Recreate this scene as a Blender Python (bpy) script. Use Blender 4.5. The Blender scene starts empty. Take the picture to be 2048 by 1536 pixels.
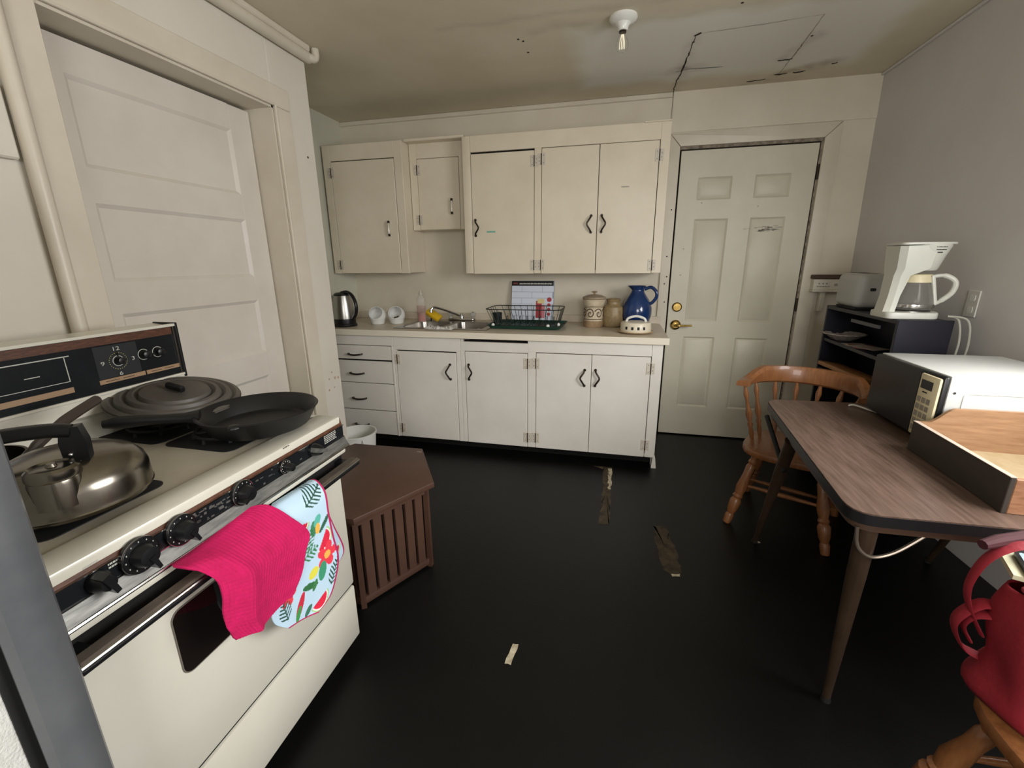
import bpy, bmesh, math, random
from mathutils import Vector, Matrix
random.seed(7)
R = math.radians
sc = bpy.context.scene
COL = sc.collection

# ------------------------------------------------------------------ camera
CAM = Vector((0.0, -3.4378, 1.3173))
YAW, PITCH, ROLL = 0.23585, 0.26972, -0.00925
fw = Vector((-math.sin(YAW)*math.cos(PITCH), math.cos(YAW)*math.cos(PITCH), -math.sin(PITCH)))
ri = Vector((math.cos(YAW), math.sin(YAW), 0)); up = ri.cross(fw)
r2 = ri*math.cos(ROLL)+up*math.sin(ROLL); u2 = -ri*math.sin(ROLL)+up*math.cos(ROLL)
cd = bpy.data.cameras.new('camera'); cam = bpy.data.objects.new('camera', cd); COL.objects.link(cam)
cd.sensor_width = 36; cd.lens = 877.88/2048*36; cd.clip_start = 0.02
cam.matrix_world = Matrix(((r2.x, u2.x, -fw.x, CAM.x), (r2.y, u2.y, -fw.y, CAM.y), (r2.z, u2.z, -fw.z, CAM.z), (0, 0, 0, 1)))
sc.camera = cam
# ------------------------------------------------------------------ world, daylight, exposure
w = bpy.data.worlds.new('overcast_sky'); sc.world = w; w.use_nodes = True
w.node_tree.nodes['Background'].inputs[0].default_value = (0.80, 0.88, 1.0, 1)
w.node_tree.nodes['Background'].inputs[1].default_value = 1.0
def area(name, loc, direction, sx, sy, power, col):
    l = bpy.data.lights.new(name, 'AREA'); l.shape = 'RECTANGLE'; l.size = sx; l.size_y = sy
    l.energy = power; l.color = col
    o = bpy.data.objects.new(name, l); COL.objects.link(o); o.location = loc
    o.rotation_euler = Vector(direction).to_track_quat('-Z', 'Y').to_euler()
    return o
REAR_Y = -5.0
area('daylight_rear_window', (0.60, REAR_Y-0.02, 1.52), (-0.15, 1, -0.38), 1.2, 1.1, 38, (1.0, 0.98, 0.95))
area('daylight_right_window', (1.74, -2.50, 1.52), (-1, 0.0, -1.1), 1.3, 0.95, 54, (1.0, 0.985, 0.965))
vs = sc.view_settings; vs.view_transform = 'Standard'; vs.look = 'None'; vs.gamma = 1; vs.use_curve_mapping = False
vs.exposure = 0.38

# ------------------------------------------------------------------ materials
def lin(c): return tuple((x/12.92 if x <= .04045 else ((x+.055)/1.055)**2.4) for x in c)
def hx(s): return lin(tuple(int(s[i:i+2], 16)/255 for i in (0, 2, 4)))
def M(name, c, rough=.5, metal=0., var=0., vs_=6., c2=None, bump=0., bs=80., spec=.5, trans=0., ior=1.45, coat=0.,
      wood=None, attr=None, attr2=None, aspect=None, alpha=1., emit=None):
    m = bpy.data.materials.new(name); m.use_nodes = True; nt = m.node_tree; b = nt.nodes['Principled BSDF']
    if isinstance(c, str): c = hx(c)
    if isinstance(c2, str): c2 = hx(c2)
    b.inputs['Base Color'].default_value = (*c, 1); b.inputs['Roughness'].default_value = rough
    b.inputs['Metallic'].default_value = metal; b.inputs['Specular IOR Level'].default_value = spec
    b.inputs['Transmission Weight'].default_value = trans; b.inputs['IOR'].default_value = ior
    b.inputs['Coat Weight'].default_value = coat; b.inputs['Alpha'].default_value = alpha
    if emit: b.inputs['Emission Color'].default_value = (*emit[0], 1); b.inputs['Emission Strength'].default_value = emit[1]
    tc = nt.nodes.new('ShaderNodeTexCoord'); src = tc.outputs['Object']
    if aspect:
        mp = nt.nodes.new('ShaderNodeMapping'); mp.inputs['Scale'].default_value = aspect
        nt.links.new(src, mp.inputs['Vector']); src = mp.outputs['Vector']
    colout = None
    if c2 is None and var > 0: c2 = tuple(x*(1-var) for x in c)
    if c2 is not None:
        n = nt.nodes.new('ShaderNodeTexNoise'); n.inputs['Scale'].default_value = vs_; n.inputs['Detail'].default_value = 6
        n.inputs['Roughness'].default_value = .6
        nt.links.new(src, n.inputs['Vector']); f = n.outputs['Fac']
        if wood:
            wv = nt.nodes.new('ShaderNodeTexWave'); wv.inputs['Scale'].default_value = wood; wv.inputs['Distortion'].default_value = 5
            wv.inputs['Detail'].default_value = 4; wv.inputs['Detail Scale'].default_value = 2
            nt.links.new(src, wv.inputs['Vector'])
            ad = nt.nodes.new('ShaderNodeMath'); ad.operation = 'MULTIPLY'
            nt.links.new(wv.outputs['Fac'], ad.inputs[0]); nt.links.new(f, ad.inputs[1]); f = ad.outputs[0]
        cr = nt.nodes.new('ShaderNodeValToRGB'); cr.color_ramp.elements[0].position = .25 if wood else .35
        cr.color_ramp.elements[1].position = .55 if wood else .68
        cr.color_ramp.elements[0].color = (*c, 1); cr.color_ramp.elements[1].color = (*c2, 1)
        nt.links.new(f, cr.inputs['Fac']); colout = cr.outputs['Color']
    for attr in [a for a in (attr2, attr) if a]:      # attr = (attribute name, colour): mixes towards colour where the mesh attribute is 1
        at = nt.nodes.new('ShaderNodeAttribute'); at.attribute_name = attr[0]
        if attr[1] is None: colout = at.outputs['Color']
        else:
            mx = nt.nodes.new('ShaderNodeMix'); mx.data_type = 'RGBA'
            nt.links.new(at.outputs['Fac'], mx.inputs[0])
            if colout: nt.links.new(colout, mx.inputs[6])
            else: mx.inputs[6].default_value = (*c, 1)
            mx.inputs[7].default_value = (*hx(attr[1]), 1); colout = mx.outputs[2]
    if colout: nt.links.new(colout, b.inputs['Base Color'])
    if bump:
        n2 = nt.nodes.new('ShaderNodeTexNoise'); n2.inputs['Scale'].default_value = bs; n2.inputs['Detail'].default_value = 4
        nt.links.new(src, n2.inputs['Vector'])
        bp = nt.nodes.new('ShaderNodeBump'); bp.inputs['Strength'].default_value = bump; bp.inputs['Distance'].default_value = .004
        nt.links.new(n2.outputs['Fac'], bp.inputs['Height']); nt.links.new(bp.outputs['Normal'], b.inputs['Normal'])
    return m
m_wall = M('cream_wall_paint', 'd6cebd', .55, c2='ccc3b0', vs_=2.2, bump=.10, bs=30)
m_wallL = M('white_gloss_wall_paint', 'd8d2c7', .38, c2='cfc8bb', vs_=2.0, bump=.08, bs=22)
m_wallR = M('grey_lilac_wall_paint', 'd4d1cf', .6, c2='ccc8c5', vs_=1.5, bump=.06, bs=40)
m_ceil = M('ceiling_paint', 'd8d0bb', .7, c2='ccc2aa', vs_=1.6, bump=.10, bs=25, attr=('stain', '6b4a33'), attr2=('patch', 'e6e6df'))
m_trim = M('cream_trim_paint', 'd3cbbb', .4, c2='c8bfad', vs_=3, bump=.06, bs=30)
m_cab = M('cream_cabinet_paint', 'ded4c0', .38, c2='d4c9b3', vs_=3, bump=.05, bs=26)
m_cabb = M('white_cabinet_paint', 'dedad2', .38, c2='d5d0c7', vs_=3, bump=.05, bs=26)
m_door = M('back_door_paint', 'cfcab8', .42, c2='c6c1ae', vs_=3, bump=.03, bs=40)
m_doorL = M('left_door_paint', 'd4cec4', .4, c2='ccc4b9', vs_=3, bump=.04, bs=30)
m_floor = M('black_floor_paint', '080808', .42, c2='0c0c0b', vs_=5, bump=.10, bs=120, spec=.32)
m_worn = M('worn_floor_wood', '4c402c', .7, c2='211a12', vs_=22)
m_pale = M('pale_scuff', 'c9bfa6', .7, c2='8d8268', vs_=40)
m_dark = M('dark_gap', '0a0908', .9)
m_crack = M('crack_dark', '2a211a', .95)  # flat near-black tone for cracks, holes and dark chips
m_hinge = M('painted_hinge', 'd2cabc', .4, c2='b9b0a0', vs_=120)
m_knuck = M('hinge_rust', '3a2a1c', .6)
m_bronze = M('dark_bronze', '3b332c', .38, .8)
m_chrome = M('chrome', 'c9c9c7', .16, 1.)
m_steel = M('brushed_steel', 'a9a7a2', .3, 1., bump=.03, bs=200)
m_brass = M('brass', 'b79a5a', .22, 1.)
m_black = M('black_plastic', '111214', .35)
m_blackm = M('matte_black', '141414', .7)
m_white = M('white_plastic', 'dcdcd6', .35)
m_offw = M('almond_plastic', 'd9ceab', .4)
m_cord = M('grey_cord', 'a9a79c', .5)

# ------------------------------------------------------------------ mesh helpers
class MB:
    def __init__(s): s.bm = bmesh.new()
    def add(s, vs, fs, mat=None):
        bv = [s.bm.verts.new(mat @ Vector(v) if mat else v) for v in vs]
        for f in fs:
            try: s.bm.faces.new([bv[i] for i in f])
            except ValueError: pass
        return s
    def box(s, x0, x1, y0, y1, z0, z1, bev=0., seg=1, mat=None):
        t = bmesh.new(); bmesh.ops.create_cube(t, size=1)
        for v in t.verts: v.co = Vector(((x0+x1)/2+v.co.x*(x1-x0), (y0+y1)/2+v.co.y*(y1-y0), (z0+z1)/2+v.co.z*(z1-z0)))
        if bev: bmesh.ops.bevel(t, geom=t.edges[:], offset=min(bev, .49*min(abs(x1-x0), abs(y1-y0), abs(z1-z0))), segments=seg, affect='EDGES', profile=.5)
        s._merge(t, mat); return s
    def _merge(s, t, mat=None):
        t.verts.index_update(); s.add([v.co.copy() for v in t.verts], [[v.index for v in f.verts] for f in t.faces], mat); t.free()
    def cyl(s, p0, p1, r0, r1=None, n=20): 
        return s.tube([p0, p1], [r0, r0 if r1 is None else r1], n)
    def tube(s, pts, r, n=10, closed=False, flat=None):
        pts = [Vector(p) for p in pts]; k = len(pts); rr = r if isinstance(r, (list, tuple)) else [r]*k
        vs, fs = [], []; prev = None
        for i, p in enumerate(pts):
            a = pts[(i-1) % k] if (i or closed) else p; b = pts[(i+1) % k] if (i < k-1 or closed) else p
            t = (b-a).normalized()
            if prev is None: x = t.orthogonal().normalized()
            else: x = (prev-t*prev.dot(t)).normalized()
            prev = x; y = t.cross(x)
            for j in range(n):
                an = 2*math.pi*j/n; vs.append(p+(x*math.cos(an)+y*math.sin(an))*rr[i])
        for i in range(k if closed else k-1):
            i2 = (i+1) % k
            for j in range(n): fs.append((i*n+j, i*n+(j+1) % n, i2*n+(j+1) % n, i2*n+j))
        if not closed: fs += [tuple(range(n-1, -1, -1)), tuple((k-1)*n+j for j in range(n))]
        return s.add(vs, fs)
    def lathe(s, prof, c=(0, 0, 0), n=32, mat=None):
        vs, fs = [], []; k = len(prof)
        for r, z in prof:
            for j in range(n):
                a = 2*math.pi*j/n; vs.append((c[0]+r*math.cos(a), c[1]+r*math.sin(a), c[2]+z))
        for i in range(k-1):
            for j in range(n): fs.append((i*n+j, i*n+(j+1) % n, (i+1)*n+(j+1) % n, (i+1)*n+j))
        if prof[0][0] > 1e-5: fs.append(tuple(range(n-1, -1, -1)))
        if prof[-1][0] > 1e-5: fs.append(tuple((k-1)*n+j for j in range(n)))
        s.add(vs, fs, mat); bmesh.ops.remove_doubles(s.bm, verts=s.bm.verts[:], dist=1e-6); return s
    def prism(s, poly, a0, a1, axis='z', bev=0., mat=None):
        t = bmesh.new()
        def P(p, a): return {'z': (p[0], p[1], a), 'x': (a, p[0], p[1]), 'y': (p[0], a, p[1])}[axis]
        lo = [t.verts.new(P(p, a0)) for p in poly]; hi = [t.verts.new(P(p, a1)) for p in poly]; n = len(poly)
        t.faces.new(lo[::-1]); t.faces.new(hi)
        for i in range(n): t.faces.new((lo[i], lo[(i+1) % n], hi[(i+1) % n], hi[i]))
        bmesh.ops.recalc_face_normals(t, faces=t.faces[:])
        if bev:
            es = [e for e in t.edges if (e.verts[0] in hi) == (e.verts[1] in hi)]
            bmesh.ops.bevel(t, geom=es, offset=bev, segments=2, affect='EDGES', profile=.5)
        s._merge(t, mat); return s
    def grid(s, rows, mat=None):
        n = len(rows[0]); vs = [p for r in rows for p in r]; fs = []
        for i in range(len(rows)-1):
            for j in range(n-1): fs.append((i*n+j, i*n+j+1, (i+1)*n+j+1, (i+1)*n+j))
        return s.add(vs, fs, mat)
    def sphere(s, c, r, sx=1, sy=1, sz=1, n=20, m=12, mat=None):
        pr = [(r*math.sin(math.pi*i/m)*1.0, -r*math.cos(math.pi*i/m)) for i in range(m+1)]
        pr[0] = (0, -r); pr[-1] = (0, r)
        t = MB(); t.lathe(pr, n=n)
        for v in t.bm.verts: v.co = Vector((c[0]+v.co.x*sx, c[1]+v.co.y*sy, c[2]+v.co.z*sz))
        s._merge(t.bm, mat); return s
ORG = {}
def finish(name, mb, mat, org, angle=32):
    bmesh.ops.recalc_face_normals(mb.bm, faces=mb.bm.faces[:])
    o = Vector(org)
    for v in mb.bm.verts: v.co -= o
    for f in mb.bm.faces: f.smooth = True
    me = bpy.data.meshes.new(name); mb.bm.to_mesh(me); mb.bm.free()
    me.set_sharp_from_angle(angle=R(angle))
    me.materials.append(mat)
    ob = bpy.data.objects.new(name, me); COL.objects.link(ob); return ob
def tag(o, label=None, cat=None, group=None, kind=None):
    if label: o['label'] = label
    if cat: o['category'] = cat
    if group: o['group'] = group
    if kind: o['kind'] = kind
    return o
def thing(name, loc, label, cat, group=None, kind=None):
    o = bpy.data.objects.new(name, None); COL.objects.link(o); o.location = loc; o.empty_display_size = .05
    ORG[o.name] = Vector(loc); return tag(o, label, cat, group, kind)
def part(par, name, mb, mat, label=None, angle=32):
    org = ORG[par.name]; o = finish(name, mb, mat, org, angle); o.parent = par; ORG[o.name] = org
    if label: o['label'] = label
    return o
def solo(name, loc, mb, mat, label, cat, group=None, angle=32):
    o = finish(name, mb, mat, loc, angle); o.location = loc; ORG[o.name] = Vector(loc); return tag(o, label, cat, group)
def struct(name, mb, mat, loc=(0, 0, 0), angle=32):
    o = finish(name, mb, mat, loc, angle); o.location = loc; ORG[o.name] = Vector(loc); return tag(o, kind='structure')
def B(*a, **k): return MB().box(*a, **k)
def rrect(x0, x1, y0, y1, r, n=5):
    out = []
    for cx, cy, a0 in ((x1-r, y1-r, 0), (x0+r, y1-r, 90), (x0+r, y0+r, 180), (x1-r, y0+r, 270)):
        for i in range(n+1):
            a = R(a0+90*i/n); out.append((cx+r*math.cos(a), cy+r*math.sin(a)))
    return out
def smooth_path(pts, n=6):
    pts = [Vector(p) for p in pts]; out = []
    for i in range(len(pts)-1):
        p0 = pts[max(i-1, 0)]; p1 = pts[i]; p2 = pts[i+1]; p3 = pts[min(i+2, len(pts)-1)]
        for j in range(n):
            t = j/n
            out.append(.5*((2*p1)+(-p0+p2)*t+(2*p0-5*p1+4*p2-p3)*t*t+(-p0+3*p1-3*p2+p3)*t**3))
    out.append(pts[-1]); return out
def text_verts(s, size):
    cu = bpy.data.curves.new('txt', 'FONT'); cu.body = s; cu.size = size; cu.align_x = 'CENTER'; cu.align_y = 'CENTER'
    ob = bpy.data.objects.new('txt', cu); COL.objects.link(ob); dg = bpy.context.evaluated_depsgraph_get()
    me = bpy.data.meshes.new_from_object(ob.evaluated_get(dg))
    vs = [tuple(v.co) for v in me.vertices]; fs = [tuple(p.vertices) for p in me.polygons]
    bpy.data.objects.remove(ob); bpy.data.curves.remove(cu); bpy.data.meshes.remove(me); return vs, fs
def fake_lines(y0, z0, wid, lines, h, gap):   # small rows of unreadable print as (a0,a1,z0,z1)
    out = []
    for i in range(lines):
        a = 0
        while a < wid*.92:
            l = random.uniform(.06, .2)*wid; out.append((y0+a, y0+min(a+l, wid), z0-i*(h+gap)-h, z0-i*(h+gap))); a += l+.04*wid
    return out

# ================================================================== THE SETTING
XL, XP, H = -2.19, -1.632, 2.383
# ---- floor and its worn places
fl = struct('floor', B(-2.4, 1.95, REAR_Y-.15, 0.2, -.06, 0), m_floor)
def blob(pts, jit, z=.0008):
    mb = MB(); ring = []
    for i in range(len(pts)):
        a = Vector(pts[i]); b = Vector(pts[(i+1) % len(pts)]); n = max(2, int((b-a).length/.02))
        for j in range(n): 
            p = a.lerp(b, j/n); ring.append((p.x+random.uniform(-jit, jit), p.y+random.uniform(-jit, jit), z))
    c = (sum(p[0] for p in ring)/len(ring), sum(p[1] for p in ring)/len(ring), z)
    mb.add(ring+[c], [(i, (i+1) % len(ring), len(ring)) for i in range(len(ring))]); return mb
part(fl, 'worn_patch', blob([(-.035, -.70), (.02, -.69), (.018, -1.05), (.015, -1.38), (-.035, -1.38), (-.030, -.95)], .005), m_worn, 'tan bare strip where the black floor paint has worn off')
part(fl, 'worn_patch', blob([(-.11, -.70), (-.03, -.695), (-.03, -.74), (-.07, -.72)], .004), m_worn)
part(fl, 'worn_patch', blob([(-.005, -.72), (.02, -.72), (.018, -1.0), (.0, -1.0)], .004, .0014), m_pale)
part(fl, 'worn_patch', blob([(.245, -1.33), (.30, -1.33), (.335, -1.55), (.335, -1.68), (.30, -1.71), (.255, -1.68), (.24, -1.52)], .008), m_worn)
part(fl, 'worn_patch', blob([(.29, -1.70), (.325, -1.69), (.325, -1.705), (.29, -1.712)], .003, .0014), m_pale)
part(fl, 'worn_patch', blob([(-.300, -2.205), (-.280, -2.205), (-.288, -2.29), (-.312, -2.29)], .002), m_pale, 'small pale strip on the black floor')
part(fl, 'worn_patch', blob([(.70, -1.35), (.715, -1.345), (.735, -1.37), (.72, -1.378)], .002), m_pale)
# ---- ceiling with stains and cracks
pvals = []; mb = MB(); NX, NY = 190, 130; X0, X1, Y0, Y1 = -2.4, 1.62, -2.6, 0.12
vals = []
def seg_d(p, a, b):
    p, a, b = Vector(p), Vector(a), Vector(b); t = max(0, min(1, (p-a).dot(b-a)/(b-a).length_squared)); return (p-(a+(b-a)*t)).length
from mathutils import noise
rows = []
for i in range(NY+1):
    row = []
    for j in range(NX+1):
        x = X0+(X1-X0)*j/NX; y = Y0+(Y1-Y0)*i/NY; row.append((x, y, H))
        q = (x+.03*noise.noise((x*9, y*9, 0)), y+.05*noise.noise((x*7, y*7, 3)))
        dd = min(q[0]+.28, 1.2-q[0], q[1]+.97, -.22-q[1]); pvals.append(max(0, min(1, .5+dd*9))*.85)
        s = 0
        s += .55*max(0, 1-seg_d(q, (.86, -.16), (1.10, -.26))/.075)
        s += .40*max(0, 1-seg_d(q, (.25, -.34), (.36, -.37))/.07)
        s += .30*max(0, 1-seg_d(q, (.80, -.34), (.88, -.62))/.05)
        s += .20*max(0, 1-seg_d(q, (.70, -.04), (1.0, -.05))/.06)
        s += .22*max(0, 1-seg_d(q, (.30, -.77), (.29, -.02))/.05)
        s += .22*max(0, 1-seg_d(q, (-.45, -1.0), (-.12, -1.02))/.06)+.22*max(0, 1-seg_d(q, (-.9, -1.13), (.30, -1.13))/.035)+.16*max(0, 1-seg_d(q, (.0, -.98), (.55, -.99))/.03)
        vals.append(max(0, min(1, s*(.7+.6*noise.noise((x*22, y*22, 8))))))
    rows.append(row)
mb.grid(rows); ce = struct('ceiling', mb, m_ceil)
at = ce.data.attributes.new('stain', 'FLOAT', 'POINT'); at.data.foreach_set('value', vals)
at = ce.data.attributes.new('patch', 'FLOAT', 'POINT'); at.data.foreach_set('value', pvals)
part(ce, 'rear_ceiling_sheet', B(-2.4, 1.95, REAR_Y-.15, -2.6, H, H+.03), m_ceil)
part(ce, 'rear_ceiling_sheet', B(-2.4, 1.95, REAR_Y-.15, .2, H+.03, H+.05), m_ceil)
def crack(pts, wd, z=H-.0012):
    mb = MB(); pp = []
    for i in range(len(pts)-1):
        a, b = Vector(pts[i]), Vector(pts[i+1]); n = max(2, int((b-a).length/.025))
        pp += [a.lerp(b, j/n) for j in range(n)]
    pp.append(Vector(pts[-1])); L, Rr = [], []
    for i, p in enumerate(pp):
        d = (pp[min(i+1, len(pp)-1)]-pp[max(i-1, 0)]).normalized(); nn = Vector((-d.y, d.x))
        o = random.uniform(-.4, .4)*wd*1.6; k = wd*random.uniform(.35, 1.0)*(.4+.6*math.sin(math.pi*(i+.7)/(len(pp)+.4)))
        L.append((p.x+nn.x*(o+k), p.y+nn.y*(o+k), z)); Rr.append((p.x+nn.x*(o-k), p.y+nn.y*(o-k), z))
    return mb.grid([L, Rr])
part(ce, 'crack', crack([(.30, -.775), (.297, -.55), (.290, -.36), (.275, -.18), (.277, 0)], .0055), m_crack, 'dark crack in the ceiling')
part(ce, 'crack', crack([(.255, -.335), (.32, -.36), (.42, -.352), (.51, -.345)], .0045), m_crack)
part(ce, 'crack', crack([(.29, -.77), (.325, -.785)], .010), m_crack)
m_seam = M('dusty_seam', '9c9078', .9, c2='6e6049', vs_=20)
part(ce, 'seam', crack([(.31, -.785), (.58, -.80), (.835, -.83)], .0022), m_seam)
part(ce, 'seam', crack([(.835, -.83), (.85, -.5), (.855, -.10)], .0030), m_seam)
for a, b in (((.79, -.36), (.86, -.36)), ((.83, -.14), (.90, -.15)), ((.93, -.15), (.99, -.17)), ((.70, -.075), (.80, -.09)), ((1.10, -.235), (1.125, -.245))):
    part(ce, 'dark_chip', crack([a, ((a[0]+b[0])/2, (a[1]+b[1])/2+.008), b], .012), m_crack)
for x, y in ((-.55, -.95), (-.53, -.925), (-.53, -.80), (.40, -1.085), (.45, -1.02), (.30, -.70), (.86, -.62)):
    t = MB(); t.lathe([(0, 0), (.006, 0), (.006, .001)], (x, y, H-.002), 10); part(ce, 'nail_hole', t, m_crack)
# ---- back wall (opening for the back door)
DX0, DX1, DT = .360, 1.190, 2.034
mb = MB()
mb.box(-2.4, DX0-.012, 0, .14, 0, H); mb.box(DX1+.012, 1.75, 0, .14, 0, H); mb.box(DX0-.012, DX1+.012, 0, .14, DT+.022, H)
wb = struct('wall_back', mb, m_wall)
part(wb, 'crack', MB().add([(.2785, -.001, H), (.2805, -.001, H), (.2765, -.001, 2.14), (.2745, -.001, 2.14)], [(0, 1, 2, 3)]), m_crack)
struct('dark_door_backing', B(.2, 1.4, .14, .18, -.05, 2.3), m_dark)  # added dark sheet, paints the shade seen through the door gaps
# wall above the door is a separate board, slightly proud
part(wb, 'overdoor_board', B(.283, 1.75, -.006, 0.001, 2.145, H), m_wall)
struct('trim_1', B(-2.19, .277, -.016, .002, 2.352, H-.001, bev=.004), m_trim)
# ---- alcove and partition
struct('wall_alcove', B(-2.34, XL, -1.5, 0, 0, H), M('alcove_wall_light_tint', 'd3d3c4', .5, c2='cbcab9', vs_=2))  # greenish light in the alcove is tinted into this wall colour
struct('wall_alcove_end', B(XL, -1.80, -1.5, -1.34, 0, H), m_wall)
OY0, OY1, OZ = -2.325, -1.42, 2.04
mb = MB(); x0, x1 = -1.80, XP
mb.box(x0, x1, REAR_Y, OY0, 0, H); mb.box(x0, x1, OY1, -1.14, 0, H, bev=.006); mb.box(x0, x1, OY0, OY1, OZ, H)
wl = struct('wall_left', mb, m_wallL)
struct('dark_left_door_backing', B(-1.86, -1.80, -2.6, -1.2, 0, H), m_dark)  # added black backing stands in for shade beyond the left door
for y, z, r_ in ((-1.205, 1.862, .006), (-1.225, .70, .006), (-1.20, .66, .009), (-1.255, .665, .006), (-1.265, .60, .007), (-1.215, .605, .005), (-1.17, .655, .008)):
    part(wl, 'paint_chip', MB().tube([(XP-.001, y, z), (XP+.0006, y, z)], r_, 9), M('bare_plaster_chip', 'b49c88', .8) if r_ < .0055 else m_crack if r_ == .006 and z > 1 else bpy.data.materials.get('bare_plaster_chip') or M('bare_plaster_chip', 'b49c88', .8))
# casing round the left door
t2 = tag(thing('trim_2', (XP, -1.9, 0), None, None), kind='structure')
part(t2, 'casing_side', B(XP, XP+.012, OY1, -1.315, 0, OZ-.001, bev=.003), m_trim)
part(t2, 'casing_head', B(XP, XP+.012, -2.41, -1.315, OZ, OZ+.092, bev=.003), m_trim)
part(t2, 'casing_side', B(XP, XP+.012, -2.405, OY0, 0, OZ-.001, bev=.003), m_trim)
part(t2, 'edge_bead', MB().tube([(XP+.012, OY1+.004, 0), (XP+.012, OY1+.004, OZ+.004)], .006, 8), m_trim)
part(t2, 'edge_bead', MB().tube([(XP+.012, OY0, OZ+.004), (XP+.012, OY1+.004, OZ+.004)], .006, 8), m_trim)
part(t2, 'jamb', B(-1.80, XP, OY1-.010, OY1+.0, 0, OZ), m_trim)
part(t2, 'jamb', B(-1.80, XP, OY0, OY1, OZ-.010, OZ), m_trim)
# left door: five horizontal panels
d2 = tag(thing('door_2', (-1.76, -1.87, 0), None, None), kind='structure')
xs = -1.757
zr = [(1.915, 1.638), (1.527, 1.262), (1.149, .885), (.765, .50), (.385, .13)]
mb = MB(); y0, y1 = OY0+.004, OY1-.016
mb.box(xs-.035, xs, y0, -2.20, .01, 2.018); mb.box(xs-.035, xs, -1.56, y1, .01, 2.018, bev=.003)
prev = 2.018
for zt, zb in zr+[(.01, 0)]:
    mb.box(xs-.035, xs, -2.20, -1.56, zt, prev); prev = zb
part(d2, 'stiles_and_rails', mb, m_doorL)
for zt, zb in zr:
    p = part(d2, 'panel', B(xs-.03, xs-.010, -2.20, -1.56, zb, zt), m_doorL)
    for a in ((-2.20, -1.56, zt-.012, zt), (-2.20, -1.56, zb, zb+.012)):
        part(p, 'panel_moulding', MB().prism([(xs-.001, a[2]+(.012 if a[3] == zt else 0)), (xs-.010, a[2]), (xs-.010, a[3])] if 0 else
             ([(xs, zt), (xs-.010, zt-.014), (xs-.010, zt)] if a[3] == zt else [(xs, zb), (xs-.010, zb), (xs-.010, zb+.014)]), a[0], a[1], 'y'), m_doorL)
    for yy, sgn in ((-1.56, -1), (-2.20, 1)):
        part(p, 'panel_moulding', MB().add([(xs, yy, zb), (xs, yy, zt), (xs-.010, yy+sgn*.014, zt), (xs-.010, yy+sgn*.014, zb), (xs-.010, yy, zb), (xs-.010, yy, zt)],
             [(0, 1, 2, 3), (3, 2, 5, 4), (0, 4, 5, 1)]), m_doorL)
t = part(d2, 'knob', MB().tube([(xs, -2.262, .92), (xs+.02, -2.262, .92), (xs+.035, -2.262, .92), (xs+.05, -2.262, .92), (xs+.055, -2.262, .92)], [.012, .012, .024, .026, .012], 16), m_blackm)
# painted pipe beside the door, boards left of it, rounded moulding at the ceiling
solo('water_pipe', (XP+.026, -2.437, 0), MB().tube([(XP+.026, -2.437, 0), (XP+.026, -2.437, H)], .020, 14), m_trim, 'white painted vertical pipe on the wall behind the stove', 'pipe')
t3 = tag(thing('trim_3', (XP, -3, 1.6), None, None), kind='structure')
part(t3, 'board', B(XP, XP+.024, REAR_Y, -2.462, 1.60, 1.785, bev=.005), m_wallL)
part(t3, 'board', B(XP, XP+.008, REAR_Y, -2.466, 1.785, H, bev=.002), m_wallL)
t4 = tag(thing('trim_4', (XP, -3, 2.34), None, None), kind='structure')
part(t4, 'round_moulding', MB().tube([(XP+.024, REAR_Y, 2.335), (XP+.024, -1.155, 2.335), (XP+.02, -1.135, 2.337)], .026, 14), m_trim)
part(t4, 'flat_moulding', B(XP, XP+.052, REAR_Y, -1.155, 2.352, H-.001, bev=.006), m_trim)
part(t4, 'bent_end', MB().tube(smooth_path([(XP+.03, -1.16, 2.335), (XP+.04, -1.125, 2.335), (XP+.045, -1.11, 2.35), (XP+.045, -1.11, H)]), .020, 12), m_trim)
# ---- right wall, a little out of true
mb = MB(); rows = []
for i in range(13):
    y = .05+(REAR_Y-.05)*i/12
    row = []
    for j in range(9):
        z = H*j/8; xt = 1.463-.004*y; xb = 1.515-.045*y
        row.append((xb+(xt-xb)*j/8, y, z))
    rows.append(row)
WY0, WY1, WZ0, WZ1 = -3.15, -1.85, 1.05, 2.0       # opening for the right window
def wx(y, z): return (1.515-.045*y)+((1.463-.004*y)-(1.515-.045*y))*z/H
def wq(mb, ya, yb, za, zb, n=6):
    rr = []
    for i in range(n+1):
        y = ya+(yb-ya)*i/n; rr.append([(wx(y, za+(zb-za)*j/n), y, za+(zb-za)*j/n) for j in range(n+1)])
    mb.grid(rr); mb.grid([[(p[0]+.1, p[1], p[2]) for p in r] for r in rr])
mb = MB(); wq(mb, .05, WY1, 0, H); wq(mb, WY0, REAR_Y-.1, 0, H); wq(mb, WY1, WY0, 0, WZ0); wq(mb, WY1, WY0, WZ1, H)
wr = struct('wall_right', mb, m_wallR)
part(wr, 'quarter_round', MB().tube([(1.455, .0, 2.376), (1.475, REAR_Y, 2.376)], .008, 8), m_wallR)
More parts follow.
